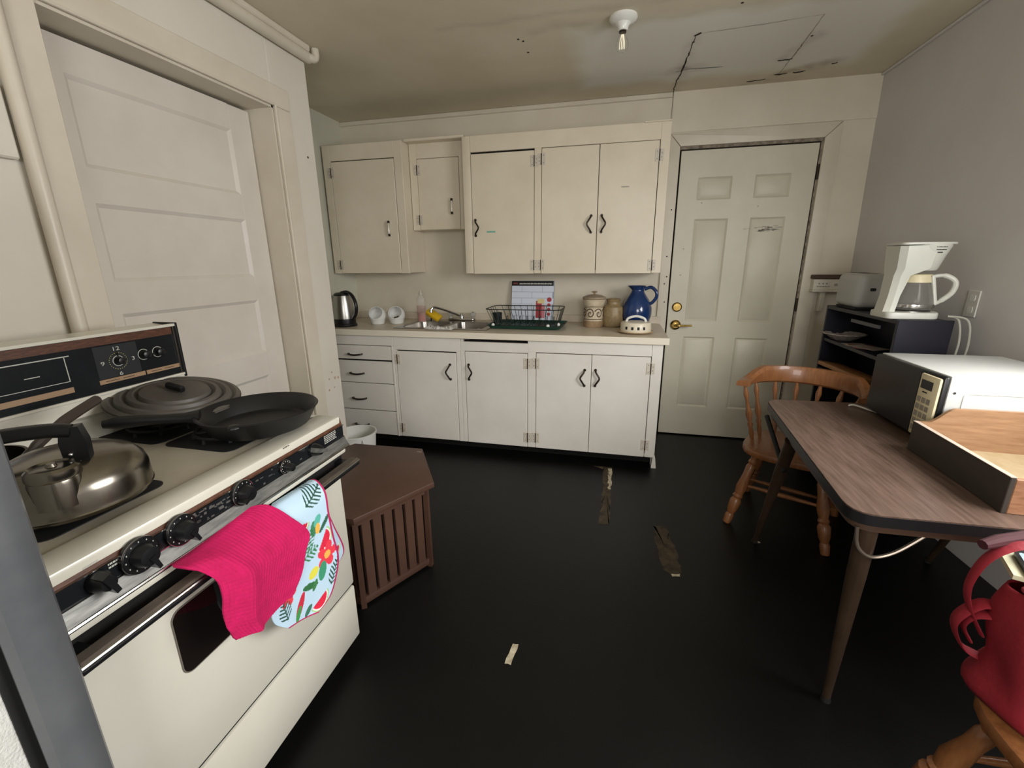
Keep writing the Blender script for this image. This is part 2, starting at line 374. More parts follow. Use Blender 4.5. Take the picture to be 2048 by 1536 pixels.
def win(name, axis, c, a0, a1, z0, z1):
    t = tag(thing(name, (c, (a0+a1)/2, z0) if axis == 'x' else ((a0+a1)/2, c, z0), None, None), kind='structure')
    def bx(p0, p1, q0, q1, d=.05):
        return B(c-d/2, c+d/2, p0, p1, q0, q1, bev=.004) if axis == 'x' else B(p0, p1, c-d/2, c+d/2, q0, q1, bev=.004)
    e = .06
    part(t, 'frame_side', bx(a0-e, a0, z0-e, z1+e), m_trim); part(t, 'frame_side', bx(a1, a1+e, z0-e, z1+e), m_trim)
    part(t, 'frame_head', bx(a0-e, a1+e, z1, z1+e), m_trim); part(t, 'sill', bx(a0-e, a1+e, z0-e, z0, .12), m_trim)
    part(t, 'meeting_rail', bx(a0, a1, (z0+z1)/2-.02, (z0+z1)/2+.02, .03), m_trim)
win('window_1', 'x', 1.59, WY0, WY1, WZ0, WZ1)
# ---- wall behind the camera with its window
RX0, RX1, RZ0, RZ1 = 0.0, 1.2, .97, 2.07
mb = MB(); mb.box(-1.8, RX0, REAR_Y-.12, REAR_Y, 0, H); mb.box(RX1, 1.95, REAR_Y-.12, REAR_Y, 0, H)
mb.box(RX0, RX1, REAR_Y-.12, REAR_Y, 0, RZ0); mb.box(RX0, RX1, REAR_Y-.12, REAR_Y, RZ1, H)
struct('wall_rear', mb, m_wall)
win('window_2', 'y', REAR_Y+.01, RX0, RX1, RZ0, RZ1)

# ---- back door: six raised panels, deadbolt, lever
d1 = tag(thing('door_1', ((DX0+DX1)/2, 0, 0), None, None), kind='structure')
PX = [(.483, .700), (.838, 1.052)]; PZ = [(1.862, 1.718), (1.596, .893), (.778, .238)]
mb = MB(); yf, yb = .004, .044
xs_ = [DX0+.003, PX[0][0], PX[0][1], PX[1][0], PX[1][1], DX1-.003]
for a, b in ((0, 1), (2, 3), (4, 5)): mb.box(xs_[a], xs_[b], yf, yb, .01, DT-.004)
for a, b in PX:
    pz = DT-.004
    for zt, zb in PZ+[(.01, 0)]: mb.box(a, b, yf, yb, zt, pz); pz = zb
part(d1, 'stiles_and_rails', mb, m_door)
for a, b in PX:
    for zt, zb in PZ:
        mb = MB(); e = .012; g = .030; yr = yf+.011
        q = [(a, yf, zb), (b, yf, zb), (b, yf, zt), (a, yf, zt), (a+e, yr, zb+e), (b-e, yr, zb+e), (b-e, yr, zt-e), (a+e, yr, zt-e),
             (a+g, yf+.002, zb+g), (b-g, yf+.002, zb+g), (b-g, yf+.002, zt-g), (a+g, yf+.002, zt-g)]
        fs = [(i, (i+1) % 4, 4+(i+1) % 4, 4+i) for i in range(4)]+[(4+i, 4+(i+1) % 4, 8+(i+1) % 4, 8+i) for i in range(4)]+[(8, 9, 10, 11)]
        part(d1, 'raised_panel', mb.add(q, fs), m_door)
lp = MB(); lp.tube([(.421, .004, .994), (.421, -.006, .994), (.421, -.012, .994)], [.034, .034, .026], 24)
db = part(d1, 'deadbolt', lp, m_brass); part(db, 'key_cylinder', MB().tube([(.421, -.012, .994), (.421, -.022, .994)], .016, 16), m_brass)
lp = MB(); lp.tube([(.421, .004, .864), (.421, -.008, .864), (.421, -.016, .864)], [.036, .036, .024], 24)
ro = part(d1, 'lever_rose', lp, m_brass)
part(ro, 'lever', MB().tube(smooth_path([(.421, -.012, .864), (.421, -.045, .864), (.445, -.055, .864), (.49, -.05, .863), (.530, -.048, .866)]), [.011]*7+[.010]*6+[.0085]*6+[.007]*6, 10), m_brass)
for z in (1.86, 1.02, .25):
    part(d1, 'hinge', MB().cyl((DX1+.006, -.006, z-.045), (DX1+.006, -.006, z+.045), .006, n=8), m_bronze)
m_scr = M('scuffed_tape_residue', '8f8c86', .8, c2='b5b09f', vs_=60)
mb = MB()
for i in range(26):
    x = random.uniform(.865, 1.0); z = 1.523+random.uniform(-.018, .014)+(x-.93)*.05; mb.box(x, x+random.uniform(.01, .05), .0048, .0062, z, z+random.uniform(.002, .006))
for i in range(5):
    x = random.uniform(.79, .83); mb.box(x, x+.02, .003, .0038, 1.520+.002*i, 1.5215+.002*i)
part(d1, 'scuff_mark', mb, m_scr)
for x, z in ((.52, 1.70), (.876, 1.667), (.43, 1.40), (.425, 1.22)): part(d1, 'dent', MB().tube([(x, .003, z), (x, .0045, z)], .005, 8), m_scr)
# casing round the back door
t5 = tag(thing('trim_5', (.78, 0, 0), None, None), kind='structure')
part(t5, 'casing_side', MB().prism([(.283, 0), (DX0-.010, 0), (DX0-.010, DT+.018), (.283, DT+.098)], -.020, 0, 'y', bev=.003), m_trim)
part(t5, 'casing_side', MB().prism([(DX1+.012, 0), (DX1+.100, 0), (DX1+.100, 2.14), (DX1+.012, DT+.02)], -.020, 0, 'y', bev=.003), m_trim)
part(t5, 'casing_head', MB().prism([(DX0-.008, DT+.021), (DX1+.010, DT+.021), (DX1+.098, 2.14), (.287, DT+.100), (.285, DT+.098)], -.020, 0, 'y', bev=.003), m_trim)
m_weather = M('worn_door_stop', '9a8f80', .8, c2='5d5348', vs_=35)
part(t5, 'door_stop', B(DX0-.006, DX1+.008, -.004, .05, DT+.004, DT+.0215), m_weather, 'dirty worn strip above the door')
part(t5, 'door_stop', B(DX1+.004, DX1+.012, .006, .05, 0, DT+.01), m_weather)
for x, z in ((.325, 1.66), (.32, 1.35), (.33, 1.21), (.318, 1.16), (.328, 1.03)):
    part(t5, 'nail_hole', MB().tube([(x, -.0195, z), (x, -.0205, z)], .005, 8), m_crack)

# ================================================================== CABINETS
def chevron_pull(par, x, z, y, direction, mat=m_bronze):
    d = .018*direction
    pts = [(x-d*.5, y+.002, z+.048), (x-d*.5, y-.016, z+.046), (x-d*.35, y-.021, z+.038), (x+d*.75, y-.023, z+.008), (x+d*.85, y-.0235, z), (x+d*.75, y-.023, z-.008), (x-d*.35, y-.021, z-.038), (x-d*.5, y-.016, z-.046), (x-d*.5, y+.002, z-.048)]
    h = part(par, 'pull_handle', MB().tube(pts, .0058, 8), mat)
    for s in (-1, 1): part(h, 'foot', MB().tube([(x-d*.6, y+.001, z+s*.052), (x-d*.6, y-.004, z+s*.052)], .009, 10), mat)
m_pull = M('pale_pull', 'cfc8ba', .3, .2)
def bar_pull(par, x, z, y):
    h = part(par, 'pull_handle', MB().tube([(x, y+.002, z+.048), (x, y-.016, z+.046), (x, y-.021, z+.034), (x, y-.021, z-.034), (x, y-.016, z-.046), (x, y+.002, z-.048)], .0072, 8), m_pull)
    for s in (-1, 1): part(h, 'end_cap', MB().tube([(x, y-.020, z+s*.036), (x, y-.014, z+s*.052)], .0085, 10), m_bronze)
def drawer_pull(par, x, z, y):
    h = part(par, 'pull_handle', MB().tube(smooth_path([(x-.052, y+.002, z), (x-.050, y-.018, z), (x, y-.026, z-.004), (x+.050, y-.018, z), (x+.052, y+.002, z)], 4), .0065, 8), m_bronze)
def hinge(par, x, z, y, s):
    h = part(par, 'hinge', B(x-.004 if s > 0 else x-.026, x+.026 if s > 0 else x+.004, y-.003, y+.001, z-.036, z+.036, bev=.001), m_hinge)
    part(h, 'hinge_pin', MB().cyl((x, y-.003, z-.034), (x, y-.003, z+.034), .0036, n=8), m_knuck)
    for sx_, sz_ in ((.014*s, .022), (.014*s, -.022), (-.013*s, .012), (-.013*s, -.012)): part(h, 'screw', MB().tube([(x+sx_, y-.0028, z+sz_), (x+sx_, y-.0036, z+sz_)], .0026, 6), m_knuck)
    part(h, 'hinge_leaf', B(x-.024 if s > 0 else x+.004, x-.004 if s > 0 else x+.024, y-.0028, y+.001, z-.034, z+.034), m_hinge)
def cab_door(par, x0, x1, z0, z1, y, mat, pull=None, hinges=None):
    d = part(par, 'door', B(x0, x1, y, y+.018, z0, z1, bev=.0025), mat)
    if pull:
        k, px, pz, dr = pull
        chevron_pull(d, px, pz, y, dr) if k == 'c' else bar_pull(d, px, pz, y)
    if hinges:
        for hz in hinges[1]: hinge(par, hinges[0], hz, y, hinges[2])
    return d
def carcass(par, x0, x1, y0, y1, z0, z1, mat, openings, yf, top=True):
    part(par, 'side', B(x0, x0+.018, y0, y1, z0, z1, bev=.002), mat); part(par, 'side', B(x1-.018, x1, y0, y1, z0, z1, bev=.002), mat)
    part(par, 'bottom', B(x0+.018, x1-.018, y0, y1, z0, z0+.018), mat)
    if top: part(par, 'top', B(x0+.018, x1-.018, y0, y1, z1-.018, z1), mat)
    part(par, 'dark_gap_backing', B(x0+.018, x1-.018, y0+.024, y0+.030, z0+.018, z1-.018), m_dark)  # dark sheet close behind the fronts paints the shade in their gaps
# --- upper left
YU = -.305
u1 = thing('wall_cabinet', (-1.855, -.15, 1.25), 'cream wall cabinet above the kettle, single tall door, next to the alcove wall', 'cabinet')
carcass(u1, -2.168, -1.540, YU+.012, -.002, 1.25, 2.148, m_cab, None, YU)
part(u1, 'frame_stile', B(-2.172, -2.112, YU+.002, YU+.022, 1.247, 2.150, bev=.002), m_cab)
part(u1, 'frame_stile', B(-1.600, -1.538, YU+.002, YU+.022, 1.247, 2.150, bev=.002), m_cab)
part(u1, 'frame_rail', B(-2.112, -1.600, YU+.002, YU+.022, 2.044, 2.150, bev=.002), m_cab)
cab_door(u1, -2.109, -1.604, 1.249, 2.038, YU, m_cab, ('b', -1.670, 1.567, 0), (-2.112, (1.965, 1.312), 1))
# --- small one above the tap
YS = -.19
u2_ = thing('wall_cabinet', (-1.34, -.1, 1.56), 'small short cream wall cabinet set back above the sink taps', 'cabinet')
carcass(u2_, -1.536, -1.091, YS+.012, -.002, 1.56, 2.150, m_cab, None, YS)
part(u2_, 'frame_stile', B(-1.536, -1.481, YS+.002, YS+.02, 1.558, 2.15, bev=.002), m_cab)
part(u2_, 'frame_stile', B(-1.157, -1.091, YS+.002, YS+.02, 1.558, 2.15, bev=.002), m_cab)
part(u2_, 'frame_rail', B(-1.481, -1.157, YS+.002, YS+.02, 2.048, 2.15, bev=.002), m_cab)
part(u2_, 'top_moulding', B(-1.536, -1.091, YS-.075, YS+.01, 2.146, 2.166, bev=.004), m_cab)
cab_door(u2_, -1.478, -1.160, 1.561, 2.045, YS, m_cab, ('b', -1.216, 1.717, 0), (-1.480, (1.972, 1.631), 1))
# --- big one, three doors
u3 = thing('wall_cabinet', (-.415, -.15, 1.245), 'wide cream wall cabinet with three doors next to the back door', 'cabinet')
carcass(u3, -1.0886, .2587, YU+.012, -.002, 1.245, 2.14, m_cab, None, YU)
part(u3, 'frame_stile', B(-1.0906, -1.031, YU+.002, YU+.022, 1.243, 2.142, bev=.006, seg=2), m_cab)
part(u3, 'frame_stile', B(-.587, -.540, YU+.002, YU+.022, 1.243, 2.04, bev=.002), m_cab)
part(u3, 'frame_stile', B(.203, .2607, YU+.002, YU+.022, 1.243, 2.142, bev=.002), m_cab)
part(u3, 'frame_rail', B(-1.031, .203, YU+.002, YU+.022, 2.040, 2.142, bev=.002), m_cab)
cab_door(u3, -1.028, -.590, 1.241, 2.028, YU, m_cab, ('c', -.995, 1.555, 1), (-.588, (1.963, 1.300), -1))
cab_door(u3, -.537, -.1665, 1.241, 2.036, YU, m_cab, ('c', -.214, 1.560, -1), (-.540, (1.971, 1.300), 1))
cab_door(u3, -.1625, .199, 1.241, 2.037, YU, m_cab, ('c', -.124, 1.560, 1), (.202, (1.953, 1.294), -1))
part(u3, 'tape_scrap', B(-.925, -.862, YU-.0012, YU+.001, 1.522, 1.532), M('green_tape', '6fae9a', .6), 'small pale green tape scrap')
part(u3, 'paint_chip', B(-.02, .03, YU-.0010, YU+.001, 1.776, 1.783), m_scr)
part(u3, 'top_strip', B(.10, .262, YU-.006, YU+.02, 2.137, 2.147, bev=.002), m_cab)
# --- base: drawers, single door, three doors
YB = -.660
b1 = thing('base_cabinet', (-1.85, -.33, 0), 'white base cabinet with four drawers under the electric kettle', 'cabinet')
carcass(b1, -2.185, -1.5285, YB+.012, -.002, .078, .829, m_cabb, None, YB, False)
part(b1, 'frame_rail', B(-2.185, -1.5285, YB+.002, YB+.022, .757, .829, bev=.002), m_cabb)
part(b1, 'frame_stile', B(-1.5435, -1.5285, YB-.004, YB+.022, .078, .757, bev=.002), m_cabb)
part(b1, 'frame_stile', B(-2.185, -2.125, YB+.002, YB+.022, .078, .757, bev=.002), m_cabb)
for z0, z1, hz in ((.652, .753, .690), (.477, .640, .548), (.269, .472, .357), (.080, .263, .152)):
    d = part(b1, 'drawer', B(-2.122, -1.5465, YB, YB+.018, z0, z1, bev=.0025), m_cabb); drawer_pull(d, -1.832, hz, YB)
part(b1, 'toe_board', B(-2.185, -1.5285, -.56, -.545, 0, .078), m_dark)
b2 = thing('base_cabinet', (-1.26, -.33, 0), 'white base cabinet with one door below the left sink bowl', 'cabinet')
carcass(b2, -1.5275, -1.0285, YB+.012, -.002, .078, .829, m_cabb, None, YB, False)
part(b2, 'frame_rail', B(-1.5275, -1.0285, YB+.002, YB+.022, .732, .829, bev=.002), m_cabb)
part(b2, 'frame_stile', B(-1.5275, -1.512, YB+.002, YB+.022, .078, .732, bev=.002), m_cabb)
part(b2, 'frame_stile', B(-1.059, -1.0285, YB+.002, YB+.022, .078, .732, bev=.002), m_cabb)
cab_door(b2, -1.509, -1.062, .080, .724, YB, m_cabb, ('c', -1.117, .590, -1), (-1.503, (.665, .148), 1))
part(b2, 'toe_board', B(-1.5275, -1.0285, -.56, -.545, 0, .078), m_dark)
b3 = thing('base_cabinet', (-.37, -.33, 0), 'white base cabinet with three doors below the dish rack', 'cabinet')
carcass(b3, -1.0275, .2824, YB+.012, -.002, .078, .829, m_cabb, None, YB, False)
part(b3, 'frame_rail', B(-1.0275, -.560, YB+.002, YB+.022, .742, .806, bev=.002), m_cabb)
part(b3, 'frame_rail', B(-.560, .2195, YB+.002, YB+.022, .750, .829, bev=.002), m_cabb)
part(b3, 'frame_stile', B(-1.0275, -.998, YB+.002, YB+.022, .078, .742, bev=.002), m_cabb)
part(b3, 'frame_stile', B(-.560, -.506, YB+.002, YB+.022, .078, .750, bev=.002), m_cabb)
part(b3, 'frame_stile', B(.2205, .2834, YB+.002, YB+.022, .078, .829, bev=.002), m_cabb)
cab_door(b3, -.995, -.563, .078, .738, YB, m_cabb, ('c', -.960, .596, 1), (-.561, (.673, .150), -1))
cab_door(b3, -.503, -.1455, .078, .745, YB, m_cabb, ('c', -.196, .595, -1), (-.505, (.677, .153), 1))
cab_door(b3, -.1425, .2165, .078, .746, YB, m_cabb, ('c', -.106, .598, 1), (.219, (.674, .162), -1))
part(b3, 'toe_board', B(-1.0275, .262, -.56, -.545, 0, .078), m_dark)
part(b3, 'corner_foot', MB().prism([(.268, 0), (.300, 0), (.290, .078), (.274, .078)], YB+.01, YB+.05, 'y'), m_cabb)
part(b3, 'end_foot', B(.266, .282, -.60, -.002, 0, .08), m_cabb)
# --- worktop with sink cut-out
CT = .870; CY = -.678
SX0, SX1, SY0, SY1 = -1.545, -.885, -.555, -.125
m_lam = M('beige_laminate', 'cfc4b2', .35, c2='c4b8a5', vs_=14)
wt = thing('worktop', (-.94, -.34, .83), 'beige laminate worktop running along the back wall', 'worktop')
mb = MB(); mb.box(-2.188, SX0, CY, -.002, .830, CT, bev=.004); mb.box(SX1, .312, CY, -.002, .830, CT, bev=.004)
mb.box(SX0-.005, SX1+.005, CY, SY0, .830, CT, bev=.004); mb.box(SX0-.005, SX1+.005, SY1, -.002, .830, CT, bev=.004)
part(wt, 'top', mb, m_lam)
part(wt, 'edge_strip', B(-2.188, .314, CY-.003, CY+.002, .829, CT+.0005, bev=.002), M('cream_edge_band', 'e0d8c6', .35), 'cream front edge')
part(wt, 'backsplash', B(-2.188, .312, -.022, -.002, CT, .925, bev=.003), m_lam)
part(wt, 'backsplash', B(-2.188, -2.168, -.62, -.022, CT, .925, bev=.003), m_lam)
# ================================================================== ON THE WORKTOP
# sink
sk = thing('sink', (-1.21, -.34, .72), 'stainless steel double bowl sink set into the worktop', 'sink')
m_sink = M('sink_steel', '9b9791', .28, 1., bump=.04, bs=150)
mb = MB()
mb.box(SX0-.02, SX1+.02, SY0-.02, SY0+.03, CT, CT+.004, bev=.002); mb.box(SX0-.02, SX1+.02, SY1-.06, SY1+.02, CT, CT+.004, bev=.002)
mb.box(SX0-.02, SX0+.03, SY0+.03, SY1-.06, CT, CT+.004, bev=.002); mb.box(SX1-.03, SX1+.02, SY0+.03, SY1-.06, CT, CT+.004, bev=.002)
mb.box(-1.235, -1.195, SY0+.03, SY1-.06, CT, CT+.004, bev=.002)
part(sk, 'rim', mb, m_sink)
for a, b in ((SX0+.03, -1.235), (-1.195, SX1-.03)):
    mb = MB(); o = rrect(a, b, SY0+.03, SY1-.06, .05); i_ = rrect(a+.015, b-.015, SY0+.045, SY1-.075, .045); n = len(o)
    mb.add([(p[0], p[1], CT+.003) for p in o]+[(p[0], p[1], .735) for p in i_]+[(p[0], p[1], .730) for p in o], [(k, (k+1) % n, n+(k+1) % n, n+k) for k in range(n)]+[tuple(range(n, 2*n))])
    bw = part(sk, 'bowl', mb, m_sink)
    part(bw, 'drain', MB().lathe([(.034, 0), (.036, .003), (.02, .003), (0, .001)], ((a+b)/2, -.34, .735), 20), m_chrome)
# faucet
fa = thing('faucet', (-1.215, -.085, CT), 'chrome kitchen faucet with two handles behind the sink', 'faucet')
fb = CT+.004
part(fa, 'base_plate', MB().prism(rrect(-1.330, -1.100, -.112, -.062, .024), fb, fb+.018, bev=.006), m_chrome)
part(fa, 'spout', MB().tube(smooth_path([(-1.215, -.087, fb+.015), (-1.22, -.10, fb+.035), (-1.29, -.20, fb+.085), (-1.345, -.285, fb+.118), (-1.362, -.31, fb+.120), (-1.372, -.322, fb+.105)]), .0085, 10), m_chrome)
part(fa, 'aerator', MB().tube([(-1.372, -.322, fb+.112), (-1.373, -.323, fb+.085)], [.012, .013], 12), m_chrome)
part(fa, 'centre_post', MB().lathe([(.018, 0), (.016, .025), (.010, .04), (0, .042)], (-1.215, -.087, fb+.015), 16), m_chrome)
for x in (-1.31, -1.12):
    h = part(fa, 'handle', MB().lathe([(.014, 0), (.010, .015), (.022, .022), (.024, .040), (.016, .048), (0, .049)], (x, -.087, fb+.017), 14), M('clear_acrylic', 'd8d8d4', .15, trans=.5))
    part(h, 'cap', MB().lathe([(.008, 0), (.006, .003), (0, .004)], (x, -.087, fb+.066), 10), m_chrome)
# crumpled wrap on the sink rim
mb = MB(); rr = []
for i in range(9):
    row = []
    for j in range(17):
        x = -1.31+.21*j/16; y = -.615+.065*i/8; e = min(i, 8-i, j, 16-j)
        row.append((x+random.uniform(-.006, .006), y+random.uniform(-.006, .006), CT+.006+(random.uniform(.0, .020) if e > 0 else 0)))
    rr.append(row)
solo('plastic_wrap', (-1.21, -.55, CT+.005), mb.grid(rr), M('clear_crumpled_film', 'd8d6d2', .25, alpha=.75), 'crumpled clear plastic film lying on the front sink rim', 'plastic film', angle=20)
# electric kettle
k = thing('electric_kettle', (-1.985, -.52, CT), 'steel electric kettle with black handle in the left corner of the worktop', 'kettle')
kx, ky = -1.985, -.52
part(k, 'power_base', MB().lathe([(.085, 0), (.088, .008), (.082, .022), (.0, .022)], (kx, ky, CT), 32), m_black)
part(k, 'base_ring', MB().lathe([(.078, .023), (.080, .045), (.079, .058), (0, .058)], (kx, ky, CT), 32), m_black)
part(k, 'body', MB().lathe([(.079, .058), (.078, .10), (.070, .17), (.062, .215), (.060, .225), (0, .225)], (kx, ky, CT), 36), m_steel)
part(k, 'lid', MB().lathe([(.060, .225), (.061, .235), (.045, .246), (0, .250)], (kx, ky, CT), 32), m_black)
part(k, 'spout', MB().prism([(-.02, .225), (.02, .225), (0, .18)], .055, .085, 'x', mat=Matrix.Translation((kx, ky, CT)) @ Matrix.Rotation(R(180), 4, 'Z')), m_steel)
part(k, 'handle', MB().tube(smooth_path([(kx+.00, ky-.01, CT+.243), (kx+.055, ky-.02, CT+.250), (kx+.105, ky-.035, CT+.225), (kx+.135, ky-.045, CT+.165), (kx+.125, ky-.04, CT+.10), (kx+.085, ky-.025, CT+.055)]), [.013]*31, 10), m_black)
# two tilted white jars
for (x, y, lab, inside) in ((-1.800, -.37, 'white round jar with slanted open mouth, nearer the electric kettle', 0), (-1.665, -.32, 'white round jar with slanted open mouth, holding small metal lids, nearer the soap bottle', 1)):
    t = thing('storage_jar', (x, y, CT), lab, 'jar', 'slant mouthed white jars')
    T = Matrix.Translation((x, y, CT+.066)) @ Matrix.Rotation(R(14), 4, 'Z') @ Matrix.Rotation(R(58), 4, 'X')
    pr = [(0, -.066), (.030, -.059), (.050, -.043), (.062, -.024), (.0665, 0), (.063, .022), (.053, .041), (.049, .041), (.058, .022), (.061, 0), (.057, -.022), (.045, -.040), (.0, -.058)]
    mb = MB(); mb.lathe(pr, n=36, mat=T); part(t, 'body', mb, M('white_ceramic', 'dcdcd8', .25))
    part(t, 'base_ring', MB().lathe([(.045, 0), (.050, .004), (.056, .026), (.058, .03), (.0, .03)], (x, y, CT), 32), M('white_ceramic_base', 'd8d8d2', .3))
    if inside:
        part(t, 'metal_lid', MB().lathe([(.012, 0), (.012, .008), (0, .010)], n=12, mat=T @ Matrix.Translation((-.004, -.03, .0))), m_chrome)
        part(t, 'metal_lid', MB().lathe([(.012, 0), (.012, .008), (0, .010)], n=12, mat=T @ Matrix.Translation((.016, -.025, .005))), m_chrome)
# dish soap
sx, sy = -1.500, -.22
t = thing('soap_bottle', (sx, sy, CT), 'clear plastic dish soap bottle with red liquid beside the sink', 'bottle')
T = Matrix.Translation((sx, sy, CT+.003)) @ Matrix.Diagonal((1, .65, 1, 1))
part(t, 'bottle', MB().lathe([(.034, 0), (.037, .006), (.035, .06), (.037, .12), (.031, .155), (.036, .168), (.028, .190), (.013, .205), (.012, .213), (0, .213)], n=28, mat=T), M('clear_plastic', 'dcd6cc', .15, alpha=.32, spec=.6))
part(t, 'liquid', MB().lathe([(.031, .004), (.033, .01), (.031, .06), (.030, .075), (0, .075)], n=24, mat=T), M('red_soap', 'b5301c', .3))
part(t, 'label_band', MB().lathe([(.0345, .05), (.0362, .10), (.0368, .125)], n=10, mat=T), M('orange_label', 'b9664a', .5, alpha=.35))
part(t, 'cap', MB().lathe([(.014, .211), (.014, .225), (.006, .235), (.005, .246), (0, .247)], n=16, mat=T), M('frosted_cap', 'bfb9ac', .3))
# sponge on its stand
T = Matrix.Translation((-1.425, -.16, CT+.052)) @ Matrix.Rotation(R(32), 4, 'Y') @ Matrix.Rotation(R(25), 4, 'X')
t = thing('sponge', (-1.425, -.16, CT), 'yellow sponge propped up behind the sink', 'sponge')
part(t, 'foam', B(-.062, .062, -.035, .035, -.014, .014, bev=.006, seg=2, mat=T), M('yellow_foam', 'd9b41e', .9, c2='c99f12', vs_=60, bump=.3, bs=150))
part(t, 'holder', MB().tube([(-1.45, -.16, CT), (-1.44, -.17, CT+.035), (-1.40, -.17, CT+.02), (-1.39, -.16, CT)], .006, 8), m_blackm)
# dish rack with tray
rk = thing('dish_rack', (-.625, -.31, CT), 'dark green wire dish rack on a green plastic drip tray', 'dish rack')
m_green = M('dark_green_plastic', '17463a', .4, c2='113a30', vs_=20)
m_gwire = M('dark_green_wire', '141f1c', .4)
mb = MB(); o = rrect(-.895, -.355, -.50, -.14, .045); i_ = rrect(-.870, -.380, -.475, -.165, .035); n = len(o)
mb.add([(p[0], p[1], CT+.003) for p in i_]+[(p[0], p[1], CT+.026) for p in o]+[(p[0]*.996-.0025, p[1]*.985-.005, CT+.026) for p in o]+[(p[0], p[1], CT+.007) for p in i_],
       [(k_, (k_+1) % n, n+(k_+1) % n, n+k_) for k_ in range(n)]+[(n+k_, n+(k_+1) % n, 2*n+(k_+1) % n, 2*n+k_) for k_ in range(n)]+[(2*n+k_, 2*n+(k_+1) % n, 3*n+(k_+1) % n, 3*n+k_) for k_ in range(n)]+[tuple(range(n))[::-1], tuple(range(3*n, 4*n))])
tr = part(rk, 'drip_tray', mb, m_green)
for k_ in range(7): part(tr, 'tray_rib', B(-.85+.075*k_, -.843+.075*k_, -.47, -.17, CT+.006, CT+.012), m_green)
rim = rrect(-.905, -.375, -.475, -.165, .05); base = rrect(-.855, -.405, -.455, -.185, .04)
zt, zb = CT+.135, CT+.022
part(rk, 'top_wire', MB().tube([(p[0], p[1], zt) for p in rim], .0035, 8, closed=True), m_gwire)
part(rk, 'lower_wire', MB().tube([(p[0], p[1], zb) for p in base], .003, 8, closed=True), m_gwire)
def lerp(a, b, t): return a+(b-a)*t
for yy_t, yy_b in ((-.475, -.455), (-.165, -.185)):
    for k_ in range(10):
        s = (k_+.5)/10; part(rk, 'upright_wire', MB().tube([(lerp(-.885, -.395, s), yy_t, zt), (lerp(-.84, -.42, s), yy_b, zb)], .002, 6), m_gwire)
for xt, xb in ((-.905, -.855), (-.375, -.405)):
    for k_ in range(5):
        s = (k_+.5)/5; part(rk, 'upright_wire', MB().tube([(xt, lerp(-.455, -.185, s), zt), (xb, lerp(-.44, -.2, s), zb)], .002, 6), m_gwire)
for k_ in range(9):
    x = -.82+.048*k_
    part(rk, 'plate_loop', MB().tube(smooth_path([(x, -.40, zb), (x+.004, -.385, zb+.05), (x+.004, -.365, zb+.058), (x+.004, -.345, zb+.05), (x, -.33, zb), (x, -.25, zb), (x, -.2, zb)], 3), .002, 6), m_gwire)
for x, y in ((-.842, -.485), (-.455, -.487), (-.395, -.40)): part(rk, 'foot_knob', MB().sphere((x, y, CT+.030), .012, n=12, m=8), m_white, 'white round knob')
part(rk, 'cutlery_cup', MB().lathe([(.030, .012), (.036, .085), (.033, .085), (.028, .016), (0, .016)], (-.86, -.30, CT+.01), 16), m_gwire)
# boxed tiles, leaning on the wall
t = thing('tile_box', (-.645, -.05, CT), 'flat box picturing white subway tiles, leaning on the wall behind the dish rack', 'box')
T = Matrix.Translation((-.645, -.085, CT+.004)) @ Matrix.Rotation(R(-10), 4, 'X')
part(t, 'carton', B(-.165, .165, 0, .022, 0, .312, bev=.002, mat=T), M('white_card', '9aa0ab', .4))
part(t, 'header_band', B(-.165, .160, -.001, .001, .275, .311, mat=T), m_black, 'black printed band with white lettering')
mb = MB(); a = -.105
for kk in range(30):
    l = .006+.004*(kk*7 % 3)/2; mb.box(a, a+l*.8, -.0016, -.0008, .285+.001*(kk % 2), .293+.001*(kk*5 % 3), mat=T); a += l+.0012
    if a > .15: break
part(t, 'lettering', mb, m_white); part(t, 'brand_mark', B(-.155, -.118, -.0016, -.0008, .286, .298, mat=T), M('red_brown_print', '7a3a34', .5))
m_tile = M('pale_blue_tile_print', 'd5dcea', .35); 
for r_ in range(6):
    off = 0 if r_ % 2 else .08
    for c_ in range(-1, 3):
        xa = max(-.163, -.163+off+.16*c_); xb = min(.163, -.163+off+.16*(c_+1)-.003)
        if xb-xa > .01: part(t, 'printed_tile', B(xa, xb, -.0012, .0008, .272-.046*(r_+1)+.003, .272-.046*r_, mat=T), m_tile)
m_red = M('red_print', 'a8343c', .5); m_crm = M('cream_print', 'd9c68f', .5)
mb = MB(); mb.tube([(.132, -.003, .17), (.132, -.001, .17)], .018, 18); 
for z in (.13, .095, .06): mb.tube([(.130, -.003, z), (.130, -.001, z)], .013, 14)
mb2 = MB(); mb2._merge(mb.bm, T); part(t, 'printed_badge', mb2, m_red)
part(t, 'printed_product', B(.03, .075, -.003, -.001, .03, .16, bev=.004, mat=T), m_red); part(t, 'printed_product', B(.04, .095, -.0034, -.0012, .14, .175, bev=.004, mat=T), m_crm)
part(t, 'printed_product', B(.075, .10, -.003, -.001, .03, .13, bev=.004, mat=T), M('pink_print', 'c98088', .5))
